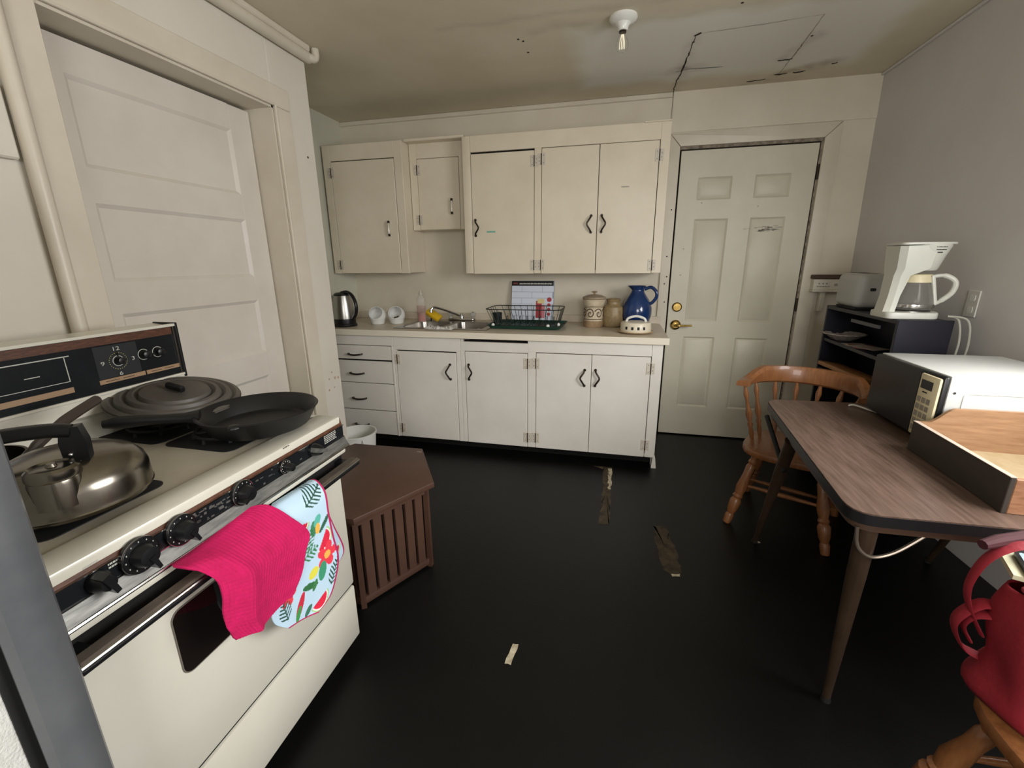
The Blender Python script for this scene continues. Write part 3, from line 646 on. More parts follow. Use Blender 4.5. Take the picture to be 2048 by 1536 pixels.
# stoneware canister with lid
cx, cy = -.165, -.24
t = thing('canister', (cx, cy, CT), 'stoneware canister with lid and brown scroll decoration', 'canister')
m_stone = M('cream_stoneware', 'c9bda6', .35, c2='b8a98e', vs_=30); m_bst = M('brown_glaze', '4a3524', .4); m_unst = M('unglazed_tan', '9b8263', .7, c2='8a7254', vs_=40)
part(t, 'foot_band', MB().lathe([(.066, 0), (.069, .004), (.070, .040), (.066, .045), (0, .045)], (cx, cy, CT), 36), m_unst)
part(t, 'body', MB().lathe([(.066, .045), (.066, .135), (.071, .155), (.078, .180), (.080, .193), (.074, .196), (0, .196)], (cx, cy, CT), 36), m_stone)
for z, r_ in ((.055, .0672), (.138, .0672), (.147, .0692)): part(t, 'stripe', MB().lathe([(r_, z), (r_+.001, z+.002), (r_, z+.004)], (cx, cy, CT), 36), m_bst)
for a0 in range(-160, 40, 52):
    pts = []
    for q in range(26):
        s = q/25; an = 2*math.pi*1.35*s+.5; rad = .004+.027*s
        da = rad*math.cos(an)/.066; z = .097+rad*math.sin(an)*1.2; aa = R(a0)+da
        pts.append((cx+.0668*math.cos(aa), cy+.0668*math.sin(aa), CT+z))
    part(t, 'painted_scroll', MB().tube(pts, .0034, 6), m_bst)
li = part(t, 'lid', MB().lathe([(.078, .196), (.083, .200), (.080, .209), (.050, .222), (.014, .228), (.0, .228)], (cx, cy, CT), 36), M('grey_brown_glaze', '8f7f6b', .35, c2='a3937d', vs_=30))
part(li, 'lid_knob', MB().lathe([(.007, .226), (.007, .238), (.020, .243), (.021, .247), (0, .250)], (cx, cy, CT), 18), m_unst)
# brown jar
jx, jy = -.032, -.215
solo('stoneware_jar', (jx, jy, CT), MB().lathe([(.062, 0), (.070, .010), (.074, .05), (.074, .115), (.068, .140), (.046, .160), (.044, .175), (.050, .186), (.052, .194), (.046, .196), (.041, .190), (.040, .165), (.0, .15)], (jx, jy, CT), 36),
     M('speckled_olive_glaze', '978361', .4, c2='7b6848', vs_=45), 'open speckled olive-brown stoneware jar beside the blue jug', 'jar')
# blue jug
gx, gy = .130, -.205
t = thing('jug', (gx, gy, CT), 'cobalt blue glazed round jug with loop handle', 'jug')
m_blue = M('cobalt_glaze', '1a3768', .18, c2='132a54', vs_=8, coat=.5)
prof = [(.060, 0), (.070, .006), (.092, .05), (.103, .095), (.100, .14), (.080, .190), (.056, .225), (.044, .245), (.042, .258), (.052, .278), (.056, .284), (.052, .285), (.040, .262), (.038, .245), (0, .22)]
mb = MB(); mb.lathe(prof, (gx, gy, CT), 40)
for v in mb.bm.verts:
    if v.co.z > CT+.262 and v.co.x < gx: v.co.x -= .018*((v.co.z-CT-.262)/.022)*max(0, (gx-v.co.x)/.055)
part(t, 'body', mb, m_blue)
part(t, 'handle', MB().tube(smooth_path([(gx+.044, gy-.01, CT+.262), (gx+.085, gy-.02, CT+.276), (gx+.118, gy-.03, CT+.250), (gx+.125, gy-.03, CT+.215), (gx+.105, gy-.025, CT+.180), (gx+.088, gy-.02, CT+.165)]), .0115, 12), m_blue)
# butter dish
bx_, by_ = .120, -.475
t = thing('butter_dish', (bx_, by_, CT), 'round cream covered dish with arched handle and small dark stamps', 'dish')
m_cer = M('cream_ceramic', 'd8cfba', .3); m_rim = M('tan_ceramic', 'b79f78', .4)
part(t, 'plate', MB().lathe([(.075, 0), (.100, .004), (.113, .012), (.112, .015), (.08, .010), (0, .010)], (bx_, by_, CT), 40), m_rim)
co = part(t, 'cover', MB().lathe([(.097, .012), (.098, .016), (.095, .062), (.090, .070), (.05, .074), (0, .075)], (bx_, by_, CT), 40), m_cer)
part(co, 'handle', MB().tube(smooth_path([(bx_-.062, by_, CT+.066), (bx_-.050, by_, CT+.092), (bx_, by_, CT+.106), (bx_+.050, by_, CT+.092), (bx_+.062, by_, CT+.066)]), .008, 10), m_white)
for a in (-128, -104, -82, -60):
    aa = R(a); q = Matrix.Translation((bx_+.0962*math.cos(aa), by_+.0962*math.sin(aa), CT+.038)) @ Matrix.Rotation(aa-R(90), 4, 'Z')
    part(co, 'stamp', B(-.007, .007, -.001, .0015, -.009, .009, mat=q), m_blackm)

# ================================================================== CEILING LIGHT
lx, ly = -.045, -1.03
t = thing('ceiling_lamp', (lx, ly, H), 'white porcelain lampholder with bare clear bulb on the ceiling', 'lamp')
m_por = M('white_porcelain', 'e4e4de', .2)
part(t, 'rose', MB().lathe([(.062, 0), (.063, -.008), (.055, -.018), (.034, -.026), (.024, -.040), (.022, -.055), (0, -.055)], (lx, ly, H), 32), m_por)
part(t, 'socket', MB().lathe([(.016, -.054), (.016, -.062), (0, -.062)], (lx, ly, H), 20), m_bronze)
part(t, 'bulb', MB().lathe([(.012, -.060), (.014, -.070), (.026, -.092), (.029, -.110), (.024, -.128), (.012, -.137), (0, -.139)], (lx, ly, H), 24), M('clear_bulb_glass', 'ffffff', .02, trans=1., ior=1.15, alpha=.35))
mb = MB()
for dx in (-.010, -.003, .004, .010): mb.tube([(lx+dx*.4, ly, H-.068), (lx+dx, ly-.002, H-.10), (lx+dx*1.1, ly, H-.125)], .0012, 6)
part(t, 'filament', mb, M('filament', 'd9cfa8', .3, emit=((1, .9, .7), .6)))

# ================================================================== STOVE
SF, SR, SL, SZ = -.823, -2.335, -3.090, .868
m_en = M('cream_enamel', 'd0cdc0', .3, c2='cac6b8', vs_=3, coat=.3)
m_top = M('darker_cooktop_enamel', 'beb6a5', .25, c2='b2a996', vs_=3, coat=.3)  # cooktop panel is darker and tanner than the rim
m_wg = M('woodgrain_vinyl', '5f3a26', .45, c2='432618', vs_=12, wood=8, aspect=(1, 3, 20))
m_pan = M('black_panel_glass', '16181a', .22, c2='1c1f22', vs_=4)
m_alu = M('scuffed_aluminium', '84847f', .48, .7, c2='5c5c5a', vs_=18, aspect=(6, 1, 8))
m_prt = M('white_print', 'b5b5ac', .5); m_tan = M('tan_strip', '967a5e', .5)
st = thing('stove', (-1.1, -2.71, 0), 'cream vintage gas range with wood-grain trim and black dials', 'stove')
part(st, 'body', B(-1.40, SF-.022, SL, SR, .055, .842, bev=.004), m_en)
part(st, 'plinth', B(-1.38, SF-.05, SL+.02, SR-.02, 0, .058), m_blackm)
# cooktop with raised lip round it
mb = MB()
mb.box(-.880, -.803, SL, SR, .838, SZ+.006, bev=.008, seg=2); mb.box(-1.40, -.880, SR-.022, SR, .838, SZ+.004, bev=.005, seg=2); mb.box(-1.40, -.880, SL, SL+.022, .838, SZ+.004, bev=.005, seg=2)
ck = part(st, 'cooktop_rim', mb, m_en)
part(st, 'cooktop', B(-1.40, -.878, SL+.02, SR-.02, .838, SZ-.004), m_top)
wells = ((-1.035, -2.885), (-1.035, -2.505), (-1.265, -2.885), (-1.265, -2.505))
for gx_, gy_ in wells:
    wl_ = part(st, 'burner_well', MB().prism(rrect(gx_-.108, gx_+.108, gy_-.112, gy_+.112, .025), SZ-.0045, SZ-.002), m_blackm)
    part(wl_, 'burner_cap', MB().lathe([(.030, 0), (.034, .006), (.030, .010), (0, .011)], (gx_, gy_, SZ-.002), 20), m_black)
    mb = MB()
    for a in range(0, 360, 45):
        c_, s_ = math.cos(R(a)), math.sin(R(a)); mb.tube([(gx_+c_*.040, gy_+s_*.040, SZ+.012), (gx_+c_*.082, gy_+s_*.082, SZ+.012), (gx_+c_*.085, gy_+s_*.085, SZ-.002)], .0045, 6)
    mb.tube([(gx_+.082*math.cos(R(a)), gy_+.082*math.sin(R(a)), SZ+.012) for a in range(0, 360, 15)], .0045, 6, closed=True)
    part(st, 'grate', mb, m_blackm)
# back guard with clock panel
BX = -1.352
part(st, 'back_guard', MB().prism([(-1.44, .86), (-1.365, .86), (-1.365, .925), (BX-.002, .935), (BX-.002, .978), (BX-.012, .984), (BX-.012, 1.135), (-1.44, 1.143)], SL, SR, 'y'), m_en)
bp = part(st, 'clock_panel', B(BX-.013, BX-.004, SL+.004, SR-.018, .986, 1.134), m_pan)
part(st, 'wood_strip', B(BX-.006, BX-.0015, SL+.004, SR-.020, 1.112, 1.134), m_wg)
part(st, 'chrome_strip', B(BX-.012, BX+.002, SL, SR-.006, .979, .986, bev=.001), m_en); part(st, 'chrome_strip', B(BX-.012, BX+.002, SL, SR-.008, 1.135, 1.143, bev=.001), m_en)
part(st, 'chrome_strip', B(BX-.010, BX+.001, SR-.018, SR-.014, .984, 1.135), m_chrome)
part(st, 'end_cap', B(-1.44, BX+.003, SR-.008, SR, .972, 1.146, bev=.002), m_black); part(st, 'end_post', B(-1.44, -1.362, SR-.006, SR, .86, .975), m_blackm)
def yz(mb, a, b, c, d, x0=BX-.0045, x1=BX-.003): mb.box(x0, x1, a, b, c, d)
mb = MB(); yz(mb, SL+.05, -2.632, 1.0965, 1.099); yz(mb, SL+.05, -2.644, 1.033, 1.0345); yz(mb, -2.6445, -2.6425, 1.033, 1.098); yz(mb, -2.73, -2.70, 1.060, 1.062)
part(st, 'printed_frame', mb, m_prt)
mb = MB(); yz(mb, -2.580, -2.458, 1.006, 1.018); yz(mb, -2.454, -2.352, 1.006, 1.018); yz(mb, SL+.05, -2.640, 1.004, 1.018); part(st, 'tan_strip', mb, m_tan)
mb = MB()
for a in ((-2.565, -2.53), (-2.52, -2.49), (-2.44, -2.41), (-2.40, -2.37)): yz(mb, a[0], a[1], 1.011, 1.0125, BX-.0035, BX-.0025)
part(st, 'strip_print', mb, m_blackm)
CKY, CKZ = -2.522, 1.062
part(st, 'clock_face', B(BX-.005, BX-.0036, CKY-.056, CKY+.056, CKZ-.042, CKZ+.046), M('dark_grey_face', '2a2d2e', .3))
for s, dy, dz in (('12', 0, .034), ('3', .040, -.001), ('6', 0, -.036), ('9', -.040, -.001)):
    vs_, fs_ = text_verts(s, .017)
    part(st, 'clock_numeral', MB().add([(BX-.0030, CKY+dy+v[0]*1.25, CKZ+dz+v[1]*.9) for v in vs_], fs_), m_prt)
def ring(y, z, r_, a0, a1, rr=.0011, n=24, x=BX-.003):
    return MB().tube([(x, y+r_*math.cos(R(a0+(a1-a0)*i/n)), z+r_*math.sin(R(a0+(a1-a0)*i/n))) for i in range(n+1)], rr, 6)
part(st, 'clock_ring', ring(CKY, CKZ, .014, 30, 330), m_prt)
mb = MB()
for i in range(24):
    a = R(15*i); mb.box(BX-.0036, BX-.0028, CKY+.023*math.cos(a)-.0011, CKY+.023*math.cos(a)+.0011, CKZ+.023*math.sin(a)-.0011, CKZ+.023*math.sin(a)+.0011)
part(st, 'clock_ticks', mb, M('yellowed_print', '9b9560', .5))
part(st, 'clock_knob', MB().tube([(BX-.004, CKY, CKZ), (BX+.012, CKY, CKZ), (BX+.013, CKY, CKZ)], [.010, .009, .006], 16), m_black)
part(st, 'clock_hand', B(BX+.000, BX+.0015, CKY, CKY+.020, CKZ-.002, CKZ+.002), m_black); part(st, 'clock_hand', B(BX-.0005, BX+.001, CKY-.001, CKY+.001, CKZ+.012, CKZ+.026), m_black)
for y in (-2.452, -2.410):
    kn = part(st, 'timer_knob', MB().tube([(BX-.004, y, 1.066), (BX+.014, y, 1.066), (BX+.016, y, 1.066)], [.0125, .0115, .008], 18), m_black)
    part(kn, 'printed_ring', ring(y, 1.066, .0152, 40, 320), m_prt); part(kn, 'pointer', B(BX+.012, BX+.017, y, y+.019, 1.063, 1.068), m_black)
# front control panel
part(st, 'wood_strip', MB().prism([(-.83, .845), (-.801, .845), (-.806, .866), (-.83, .866)], SL+.002, SR+.001, 'y'), m_wg)
part(st, 'dial_panel', B(-.83, -.799, SL+.002, SR+.001, .809, .846, bev=.001), m_pan)
part(st, 'thin_chrome', B(-.80, -.7955, SL+.002, SR+.001, .8445, .8465), m_chrome); part(st, 'thin_chrome', B(-.80, -.7965, SL+.002, SR+.001, .8085, .8105), m_chrome)
part(st, 'aluminium_strip', MB().prism([(-.83, .809), (-.800, .809), (-.790, .788), (-.786, .782), (-.789, .776), (-.83, .776)], SL+.002, SR+.004, 'y'), m_alu)
part(st, 'chrome_lip', MB().tube([(-.788, SL+.002, .7795), (-.788, SR+.004, .7795)], .0042, 8), m_chrome)
part(st, 'white_lip', B(-.83, -.794, SL+.002, SR-.002, .757, .777, bev=.006, seg=2), m_en)
part(st, 'dark_gap', B(-.84, -.812, SL+.004, SR-.004, .715, .758), m_dark)
mb = MB()
for q in range(46):
    y = random.choice([random.uniform(-2.84, -2.76), random.uniform(-2.68, -2.52), random.uniform(-2.84, -2.70)]); z = random.uniform(.812, .838); mb.box(-.799, -.7982, y, y+random.uniform(.003, .014), z, z+random.uniform(.001, .005))
part(st, 'worn_print', mb, m_alu)['kind'] = 'stuff'
mb = MB()
for a in fake_lines(-2.425, .842, .055, 5, .0026, .0026): mb.box(-.799, -.7982, a[0], a[1], a[2], a[3])
for a in fake_lines(-2.990, .842, .022, 2, .003, .003): mb.box(-.799, -.7982, a[0], a[1], a[2], a[3])
for a in fake_lines(-3.02, .857, .022, 2, .003, .003): mb.box(-.8045, -.8025, a[0], a[1], a[2], a[3])
part(st, 'panel_print', mb, m_prt)['kind'] = 'stuff'
def dial(y, z, r_, ptr, ringm=m_chrome, wing=True):
    kx0 = -.798
    k_ = part(st, 'dial', MB().tube([(kx0, y, z), (kx0+.007, y, z), (kx0+.009, y, z)], [r_, r_, r_*.93], 30), m_black)
    part(k_, 'dial_ring', MB().tube([(kx0+.008, y+r_*math.cos(R(a)), z+r_*math.sin(R(a))) for a in range(0, 360, 12)], .0010, 6, closed=True), ringm)
    part(k_, 'grip', MB().tube([(kx0+.008, y, z), (kx0+.022, y, z), (kx0+.030, y, z), (kx0+.031, y, z)], [r_*.68, r_*.62, r_*.52, r_*.3], 22), m_black)
    if wing: part(k_, 'pointer', MB().prism([(-r_*.16, 0), (r_*.16, 0), (r_*.10, r_*.92), (-r_*.10, r_*.92)], kx0+.010, kx0+.034, 'x', mat=Matrix.Translation((0, y, z)) @ Matrix.Rotation(R(ptr), 4, 'X')), m_black)
    mb = MB()
    for a in range(0, 360, 30): mb.box(kx0+.009, kx0+.0096, y+r_*.82*math.cos(R(a))-.0008, y+r_*.82*math.cos(R(a))+.0008, z+r_*.82*math.sin(R(a))-.0012, z+r_*.82*math.sin(R(a))+.0012)
    part(k_, 'dial_print', mb, m_prt)
dial(-2.945, .829, .032, 200); dial(-2.868, .829, .030, 205); dial(-2.722, .828, .028, 120); dial(-2.590, .828, .017, 90, wing=False)
for y, z, p in ((-3.010, .826, 200), (-2.478, .826, 250)):
    k_ = part(st, 'dial', MB().tube([(-.798, y, z), (-.785, y, z), (-.770, y, z), (-.769, y, z)], [.018, .017, .012, .006], 20), m_black)
    part(k_, 'pointer', MB().prism([(-.006, -.018), (.006, -.018), (.004, .020), (-.004, .020)], -.790, -.764, 'x', mat=Matrix.Translation((0, y, z)) @ Matrix.Rotation(R(p), 4, 'X')), m_black if p < 210 else m_alu)
vs_, fs_ = text_verts('\u2302', .016)
mb = MB(); 
for a in ((0, .012, 0, .002), (0, .002, 0, .009), (.010, .012, 0, .009), (.004, .016, .007, .009), (.016, .022, .001, .003), (.018, .020, .001, .008)): mb.box(-.8035, -.8027, -2.575+a[0], -2.575+a[1], .8685+a[2]*.3, .8685+a[3]*.3)
part(st, 'rim_mark', mb, m_blackm)
# oven door, handle, drawer
od = part(st, 'oven_door', B(-.85, SF, SL+.003, SR-.003, .274, .724, bev=.006, seg=2), m_en)
part(od, 'oven_window', MB().prism(rrect(-2.905, -2.54, .505, .655, .020), SF-.002, SF+.0022, 'x'), M('dark_oven_glass', '17110f', .08, coat=.6))
part(od, 'window_edge', MB().tube([(SF+.001, p[0], p[1]) for p in rrect(-2.906, -2.539, .504, .656, .021)], .0018, 6, closed=True), M('grey_gasket', '6d675c', .5))
m_hand = M('worn_dark_handle', '3a322a', .45, c2='5b5046', vs_=9, aspect=(4, 1, 12))
for y in (SL+.03, SR-.03): part(st, 'handle_standoff', B(-.826, -.775, y-.012, y+.012, .724, .740), m_black)
hd = part(st, 'oven_handle', B(-.780, -.752, SL+.006, SR-.004, .728, .744, bev=.003), m_hand, 'flat dark oven handle')
part(hd, 'handle_edge', MB().tube([(-.753, SL+.006, .735), (-.753, SR-.004, .735)], .0048, 10), m_steel)
part(hd, 'handle_lip', B(-.760, -.750, SL+.006, SR-.004, .722, .731, bev=.002), m_black)
part(st, 'drawer', B(-.85, SF, SL+.003, SR-.003, .062, .264, bev=.006, seg=2), m_en)
part(st, 'drawer_gap', B(-.842, SF-.008, SL+.006, SR-.006, .262, .276), m_dark)

# ---- pots on the stove
GZ = SZ+.0165
kx, ky = -.995, -2.895
t = thing('tea_kettle', (kx, ky, GZ), 'squat steel stovetop kettle with black handle on the front left burner', 'kettle')
m_kst = M('tarnished_steel', '908b82', .22, 1., c2='7a746a', vs_=7)
part(t, 'body', MB().lathe([(.095, 0), (.112, .004), (.118, .012), (.117, .050), (.112, .066), (.098, .084), (.07, .098), (.030, .106), (0, .107)], (kx, ky, GZ), 48), m_kst)
part(t, 'base_ring', MB().lathe([(.1165, .010), (.1195, .013), (.1165, .017)], (kx, ky, GZ), 48), m_kst)
hx_, hy_ = kx+.066, ky-.058
part(t, 'spout', MB().lathe([(.037, .035), (.036, .078), (.034, .086), (0, .086)], (hx_, hy_, GZ), 28), m_kst)
cp = part(t, 'spout_cap', MB().lathe([(.035, .084), (.037, .088), (.036, .100), (.031, .105), (.028, .102), (.020, .104), (.008, .104), (.006, .109), (0, .109)], (hx_, hy_, GZ), 28), m_kst)
T = Matrix.Translation((kx+.058, ky-.012, GZ+.112)) @ Matrix.Rotation(R(38), 4, 'Z')
br = part(t, 'bracket', MB().prism([(-.017, -.034), (.017, -.034), (.019, .02), (.013, .048), (-.013, .048), (-.019, .02)], -.010, .010, 'y', mat=T), m_black)
for dx, dz in ((-.006, -.002), (.005, -.018)):
    p_ = T @ Vector((dx, -.0105, dz)); part(br, 'rivet', MB().sphere(p_, .0036, n=10, m=6), m_chrome)
part(t, 'handle', MB().tube(smooth_path([(kx+.058, ky-.012, GZ+.150), (kx+.03, ky-.035, GZ+.156), (kx-.03, ky-.075, GZ+.152), (kx-.08, ky-.105, GZ+.135), (kx-.10, ky-.12, GZ+.10)]), .013, 12), m_black)
# saucepan behind it
px, py = -1.235, -2.93
t = thing('saucepan', (px, py, GZ), 'metal saucepan with raised dark handle on the back left burner', 'saucepan')
part(t, 'body', MB().lathe([(.080, 0), (.092, .005), (.095, .060), (.098, .064), (.093, .064), (.090, .008), (0, .006)], (px, py, GZ), 40), m_kst)
part(t, 'handle', MB().tube(smooth_path([(px+.07, py+.062, GZ+.055), (px+.075, py+.085, GZ+.075), (px+.06, py+.15, GZ+.105), (px+.03, py+.24, GZ+.125)]), [.008]*6+[.010]*6+[.011]*7, 10), M('brown_black_handle', '3b332c', .4))
# skillet
fx, fy = -.955, -2.475
T0 = Matrix.Translation((fx, fy, GZ))
t = thing('skillet', (fx, fy, GZ), 'black cast iron skillet on the front right burner', 'skillet')
m_iron = M('cast_iron', '0e0f11', .42, c2='090a0b', vs_=10, bump=.05, bs=200, spec=.6)
part(t, 'pan', MB().lathe([(.118, 0), (.124, .004), (.148, .046), (.152, .050), (.149, .053), (.144, .050), (.120, .010), (.112, .006), (0, .006)], (fx, fy, GZ), 56), m_iron)
hdv = Vector((-.78, -.63, 0)).normalized()
mb = MB(); pts = [Vector((fx, fy, GZ+.044))+hdv*d for d in (.138, .17, .215, .26, .305, .335)]
mb.tube([p+Vector((0, 0, z)) for p, z in zip(pts, (0, .004, .008, .012, .014, .014))], [.022, .014, .012, .014, .016, .010], 12)
h_ = part(t, 'handle', mb, m_iron); part(t, 'pour_lip', MB().sphere((fx+.148*.35, fy-.148*.93, GZ+.047), .016, n=10, m=8, sz=.5), m_iron)
# universal lid
ux, uy, uz = -1.245, -2.470, GZ+.062
T = Matrix.Translation((ux, uy, uz)) @ Matrix.Rotation(R(10), 4, 'Y') @ Matrix.Rotation(R(2), 4, 'X')
t = thing('pan_lid', (ux, uy, GZ), 'grey stepped universal pan lid leaning on the back right burner', 'lid')
m_lid = M('grey_silicone', '4a4641', .5, c2='57524b', vs_=10)
pr = [(.160, 0), (.161, .004), (.150, .008), (.140, .002), (.134, .013), (.124, .014), (.114, .006), (.108, .018), (.098, .019), (.088, .010), (.082, .022), (.05, .020), (.02, .018), (0, .018)]
mb = MB(); mb.lathe(pr, n=56, mat=T); part(t, 'disc', mb, m_lid)
mb = MB(); mb.lathe([(.0, -.004), (.163, -.002), (.163, 0.0005)], n=48, mat=T); part(t, 'underside', mb, m_lid)
part(t, 'grip', B(-.030, .030, -.008, .008, .022, .040, bev=.004, mat=T), m_black)
# ---- towels over the oven handle
def cat(vals, t):
    n = len(vals)-1; i = min(int(t*n), n-1); u = t*n-i
    p0, p1, p2, p3 = vals[max(i-1, 0)], vals[i], vals[i+1], vals[min(i+2, n)]
    return .5*((2*p1)+(-p0+p2)*u+(2*p0-5*p1+4*p2-p3)*u*u+(-p0+3*p1-3*p2+p3)*u**3)
def towel(name, rows, nu, nv, disp, bow=0.):
    out = []
    for i in range(nv+1):
        v = i/nv; x, ya, za, yb, zb = [cat([r[q] for r in rows], v) for q in range(5)]
        row = []
        for j in range(nu+1):
            u = j/nu; row.append((x+disp(u, v), ya+(yb-ya)*u, za+(zb-za)*u+bow*math.sin(math.pi*u)*v))
        out.append(row)
    return out
pink = [(-.792, -2.900, .778, -2.716, .788), (-.770, -2.912, .786, -2.682, .777), (-.738, -2.906, .780, -2.654, .733), (-.722, -2.880, .736, -2.619, .669),
        (-.720, -2.875, .698, -2.640, .630), (-.724, -2.879, .660, -2.655, .585), (-.727, -2.878, .622, -2.676, .554), (-.728, -2.860, .577, -2.696, .540)]
def dp(u, v):
    fold = .012*math.exp(-((u-.16-.12*v)/.10)**2)*min(1, v*2.5)+.009*math.sin(u*5.2+.6)*min(1, v*1.6)
    rib = .00075*math.sin((u*30+2.6*math.sin(v*2.6))*2*math.pi*.9)+.0003*math.sin(v*190)
    return fold+rib
mb = MB().grid(towel('p', pink, 110, 120, dp, -.012))
m_pink = M('hot_pink_terry', 'c20d58', .9, c2='b00a4d', vs_=30, bump=.25, bs=220)
o = solo('hand_towel', (-.75, -2.78, .75), mb, m_pink, 'hot pink ribbed towel hanging over the oven handle', 'towel', angle=80)
sm = o.modifiers.new('thick', 'SOLIDIFY'); sm.thickness = .005; sm.offset = -1
prn = [(-.790, -2.650, .757, -2.512, .750), (-.765, -2.690, .757, -2.520, .755), (-.742, -2.740, .715, -2.525, .728), (-.742, -2.750, .655, -2.524, .665),
       (-.744, -2.750, .605, -2.517, .589), (-.746, -2.750, .565, -2.505, .515), (-.749, -2.750, .525, -2.521, .459), (-.752, -2.738, .490, -2.552, .417), (-.754, -2.702, .446, -2.605, .405)]
def dq(u, v): return -.006*math.sin(u*4.4)*min(1, v*2)+.010*max(0, v-.7)*math.sin(u*6)
NU, NV = 150, 190
rows = towel('q', prn, NU, NV, dq)
# printed motifs, painted per vertex in (y,z) of the cloth, centimetres from the lower right
motifs = []
def col(y, z):
    c = hx('b9d4e6'); 
    for f, q in motifs:
        r_ = f(q[0]+(y-q[0])/1.38, q[1]+(z-q[1])/1.38)
        if r_: c = r_
    return c
def rot(y, z, cy_, cz_, a):
    dy, dz = y-cy_, z-cz_; ca, sa = math.cos(R(a)), math.sin(R(a)); return dy*ca+dz*sa, -dy*sa+dz*ca
def melon(cy_, cz_, a, r_):
    def f(y, z):
        u, v = rot(y, z, cy_, cz_, a); d = math.hypot(u, v)
        if v < 0 and d < r_:
            if d > r_*.88: return hx('9cc98a')
            if d > r_*.78: return hx('f0e6e2')
            return hx('3a1018') if (math.sin(u*700)*math.sin(v*620) > .93) else hx('d6213f')
    motifs.append((f, (cy_, cz_)))
def ell(cy_, cz_, a, ra, rb, c):
    c = hx(c)
    def f(y, z):
        u, v = rot(y, z, cy_, cz_, a)
        if (u/ra)**2+(v/rb)**2 < 1: return c
    motifs.append((f, (cy_, cz_)))
def frond(cy_, cz_, a, l, c='1f4a3a'):
    c = hx(c)
    def f(y, z):
        u, v = rot(y, z, cy_, cz_, a)
        if 0 < u < l:
            w_ = .016*math.sin(math.pi*min(1, u/l*.9+.1))
            if abs(v) < .0010: return c
            if abs(v) < w_ and math.sin((u-abs(v)*.8)*750) > .15: return c
    motifs.append((f, (cy_, cz_)))
def flower(cy_, cz_, r_, c='e0384a', c2='f0b050'):
    c, c2 = hx(c), hx(c2)
    def f(y, z):
        dy, dz = y-cy_, z-cz_; d = math.hypot(dy, dz); a = math.atan2(dz, dy)
        if d < r_*(.55+.45*abs(math.cos(2.5*a))): return c2 if d < r_*.3 else c
    motifs.append((f, (cy_, cz_)))
frond(-2.600, .725, 20, .055); melon(-2.628, .690, -12, .024); ell(-2.585, .655, 80, .016, .008, '3f7f5c'); ell(-2.57, .67, 60, .013, .008, '58b0a0'); ell(-2.572, .648, 80, .011, .006, 'e8b04a')
ell(-2.545, .650, 40, .022, .005, '2a5a45'); melon(-2.560, .605, 55, .026); frond(-2.625, .60, 60, .05, '2f7a45'); frond(-2.63, .59, 10, .04, '2f7a45'); flower(-2.548, .552, .028)
ell(-2.600, .530, 30, .013, .010, 'd9d24a'); ell(-2.570, .515, 75, .020, .010, '3a8f6a'); frond(-2.545, .450, 62, .06); ell(-2.615, .500, -20, .020, .007, '2f6a3c'); ell(-2.600, .492, 60, .012, .005, '3c7a44')
ell(-2.655, .470, 62, .026, .008, 'c2293f'); ell(-2.664, .452, 62, .016, .006, '3f8f4a'); melon(-2.590, .438, 20, .024); ell(-2.63, .435, 40, .012, .006, '3a6f5a'); flower(-2.69, .53, .02); melon(-2.70, .60, 30, .022)
ell(-2.66, .635, 70, .020, .006, '3a6a50'); frond(-2.70, .47, 100, .05)
pal = [col(p[1], p[2]) for r_ in rows for p in r_]
pal = [hx('b3205a') if (i % (NU+1) >= NU-4 or i//(NU+1) >= NV-4) else c for i, c in enumerate(pal)]
t = thing('tea_towel', (-.76, -2.62, .75), 'light blue tea towel printed with tropical fruit and parrots, on the oven handle', 'towel')
m_print = M('tropical_print', 'b9d4e6', .8, attr=('print', None), bump=.15, bs=200)
ft = part(t, 'front_fold', MB().grid(rows), m_print, angle=80)
ca = ft.data.color_attributes.new('print', 'FLOAT_COLOR', 'POINT'); ca.data.foreach_set('color', [q for c in pal for q in (*c, 1)])
sm = ft.modifiers.new('thick', 'SOLIDIFY'); sm.thickness = .003; sm.offset = -1
pbk = [(-.782, -2.530, .742, -2.500, .738), (-.790, -2.530, .641, -2.466, .650), (-.797, -2.540, .545, -2.428, .555), (-.800, -2.545, .440, -2.392, .445), (-.800, -2.550, .415, -2.440, .418)]
rows = towel('b', pbk, 60, 120, lambda u, v: .004*math.sin(u*5))
motifs.clear(); melon(-2.437, .475, 20, .020); flower(-2.462, .585, .018, 'c83a5a', '6aa080'); frond(-2.47, .55, 120, .04, '2f6a4a'); ell(-2.48, .66, 60, .014, .006, 'e8a04a'); ell(-2.45, .445, 20, .012, .006, '8fbf9a'); melon(-2.50, .44, 80, .02)
pal = [col(p[1], p[2]) for r_ in rows for p in r_]
pal = [hx('b3205a') if (i % 61 >= 58 or i//61 >= 118) else c for i, c in enumerate(pal)]
bk = part(t, 'back_fold', MB().grid(rows), m_print, angle=80)
ca = bk.data.color_attributes.new('print', 'FLOAT_COLOR', 'POINT'); ca.data.foreach_set('color', [q for c in pal for q in (*c, 1)])
sm = bk.modifiers.new('thick', 'SOLIDIFY'); sm.thickness = .003; sm.offset = -1
part(t, 'care_tag', B(-.768, -.7665, -2.545, -2.49, .448, .478), m_white)

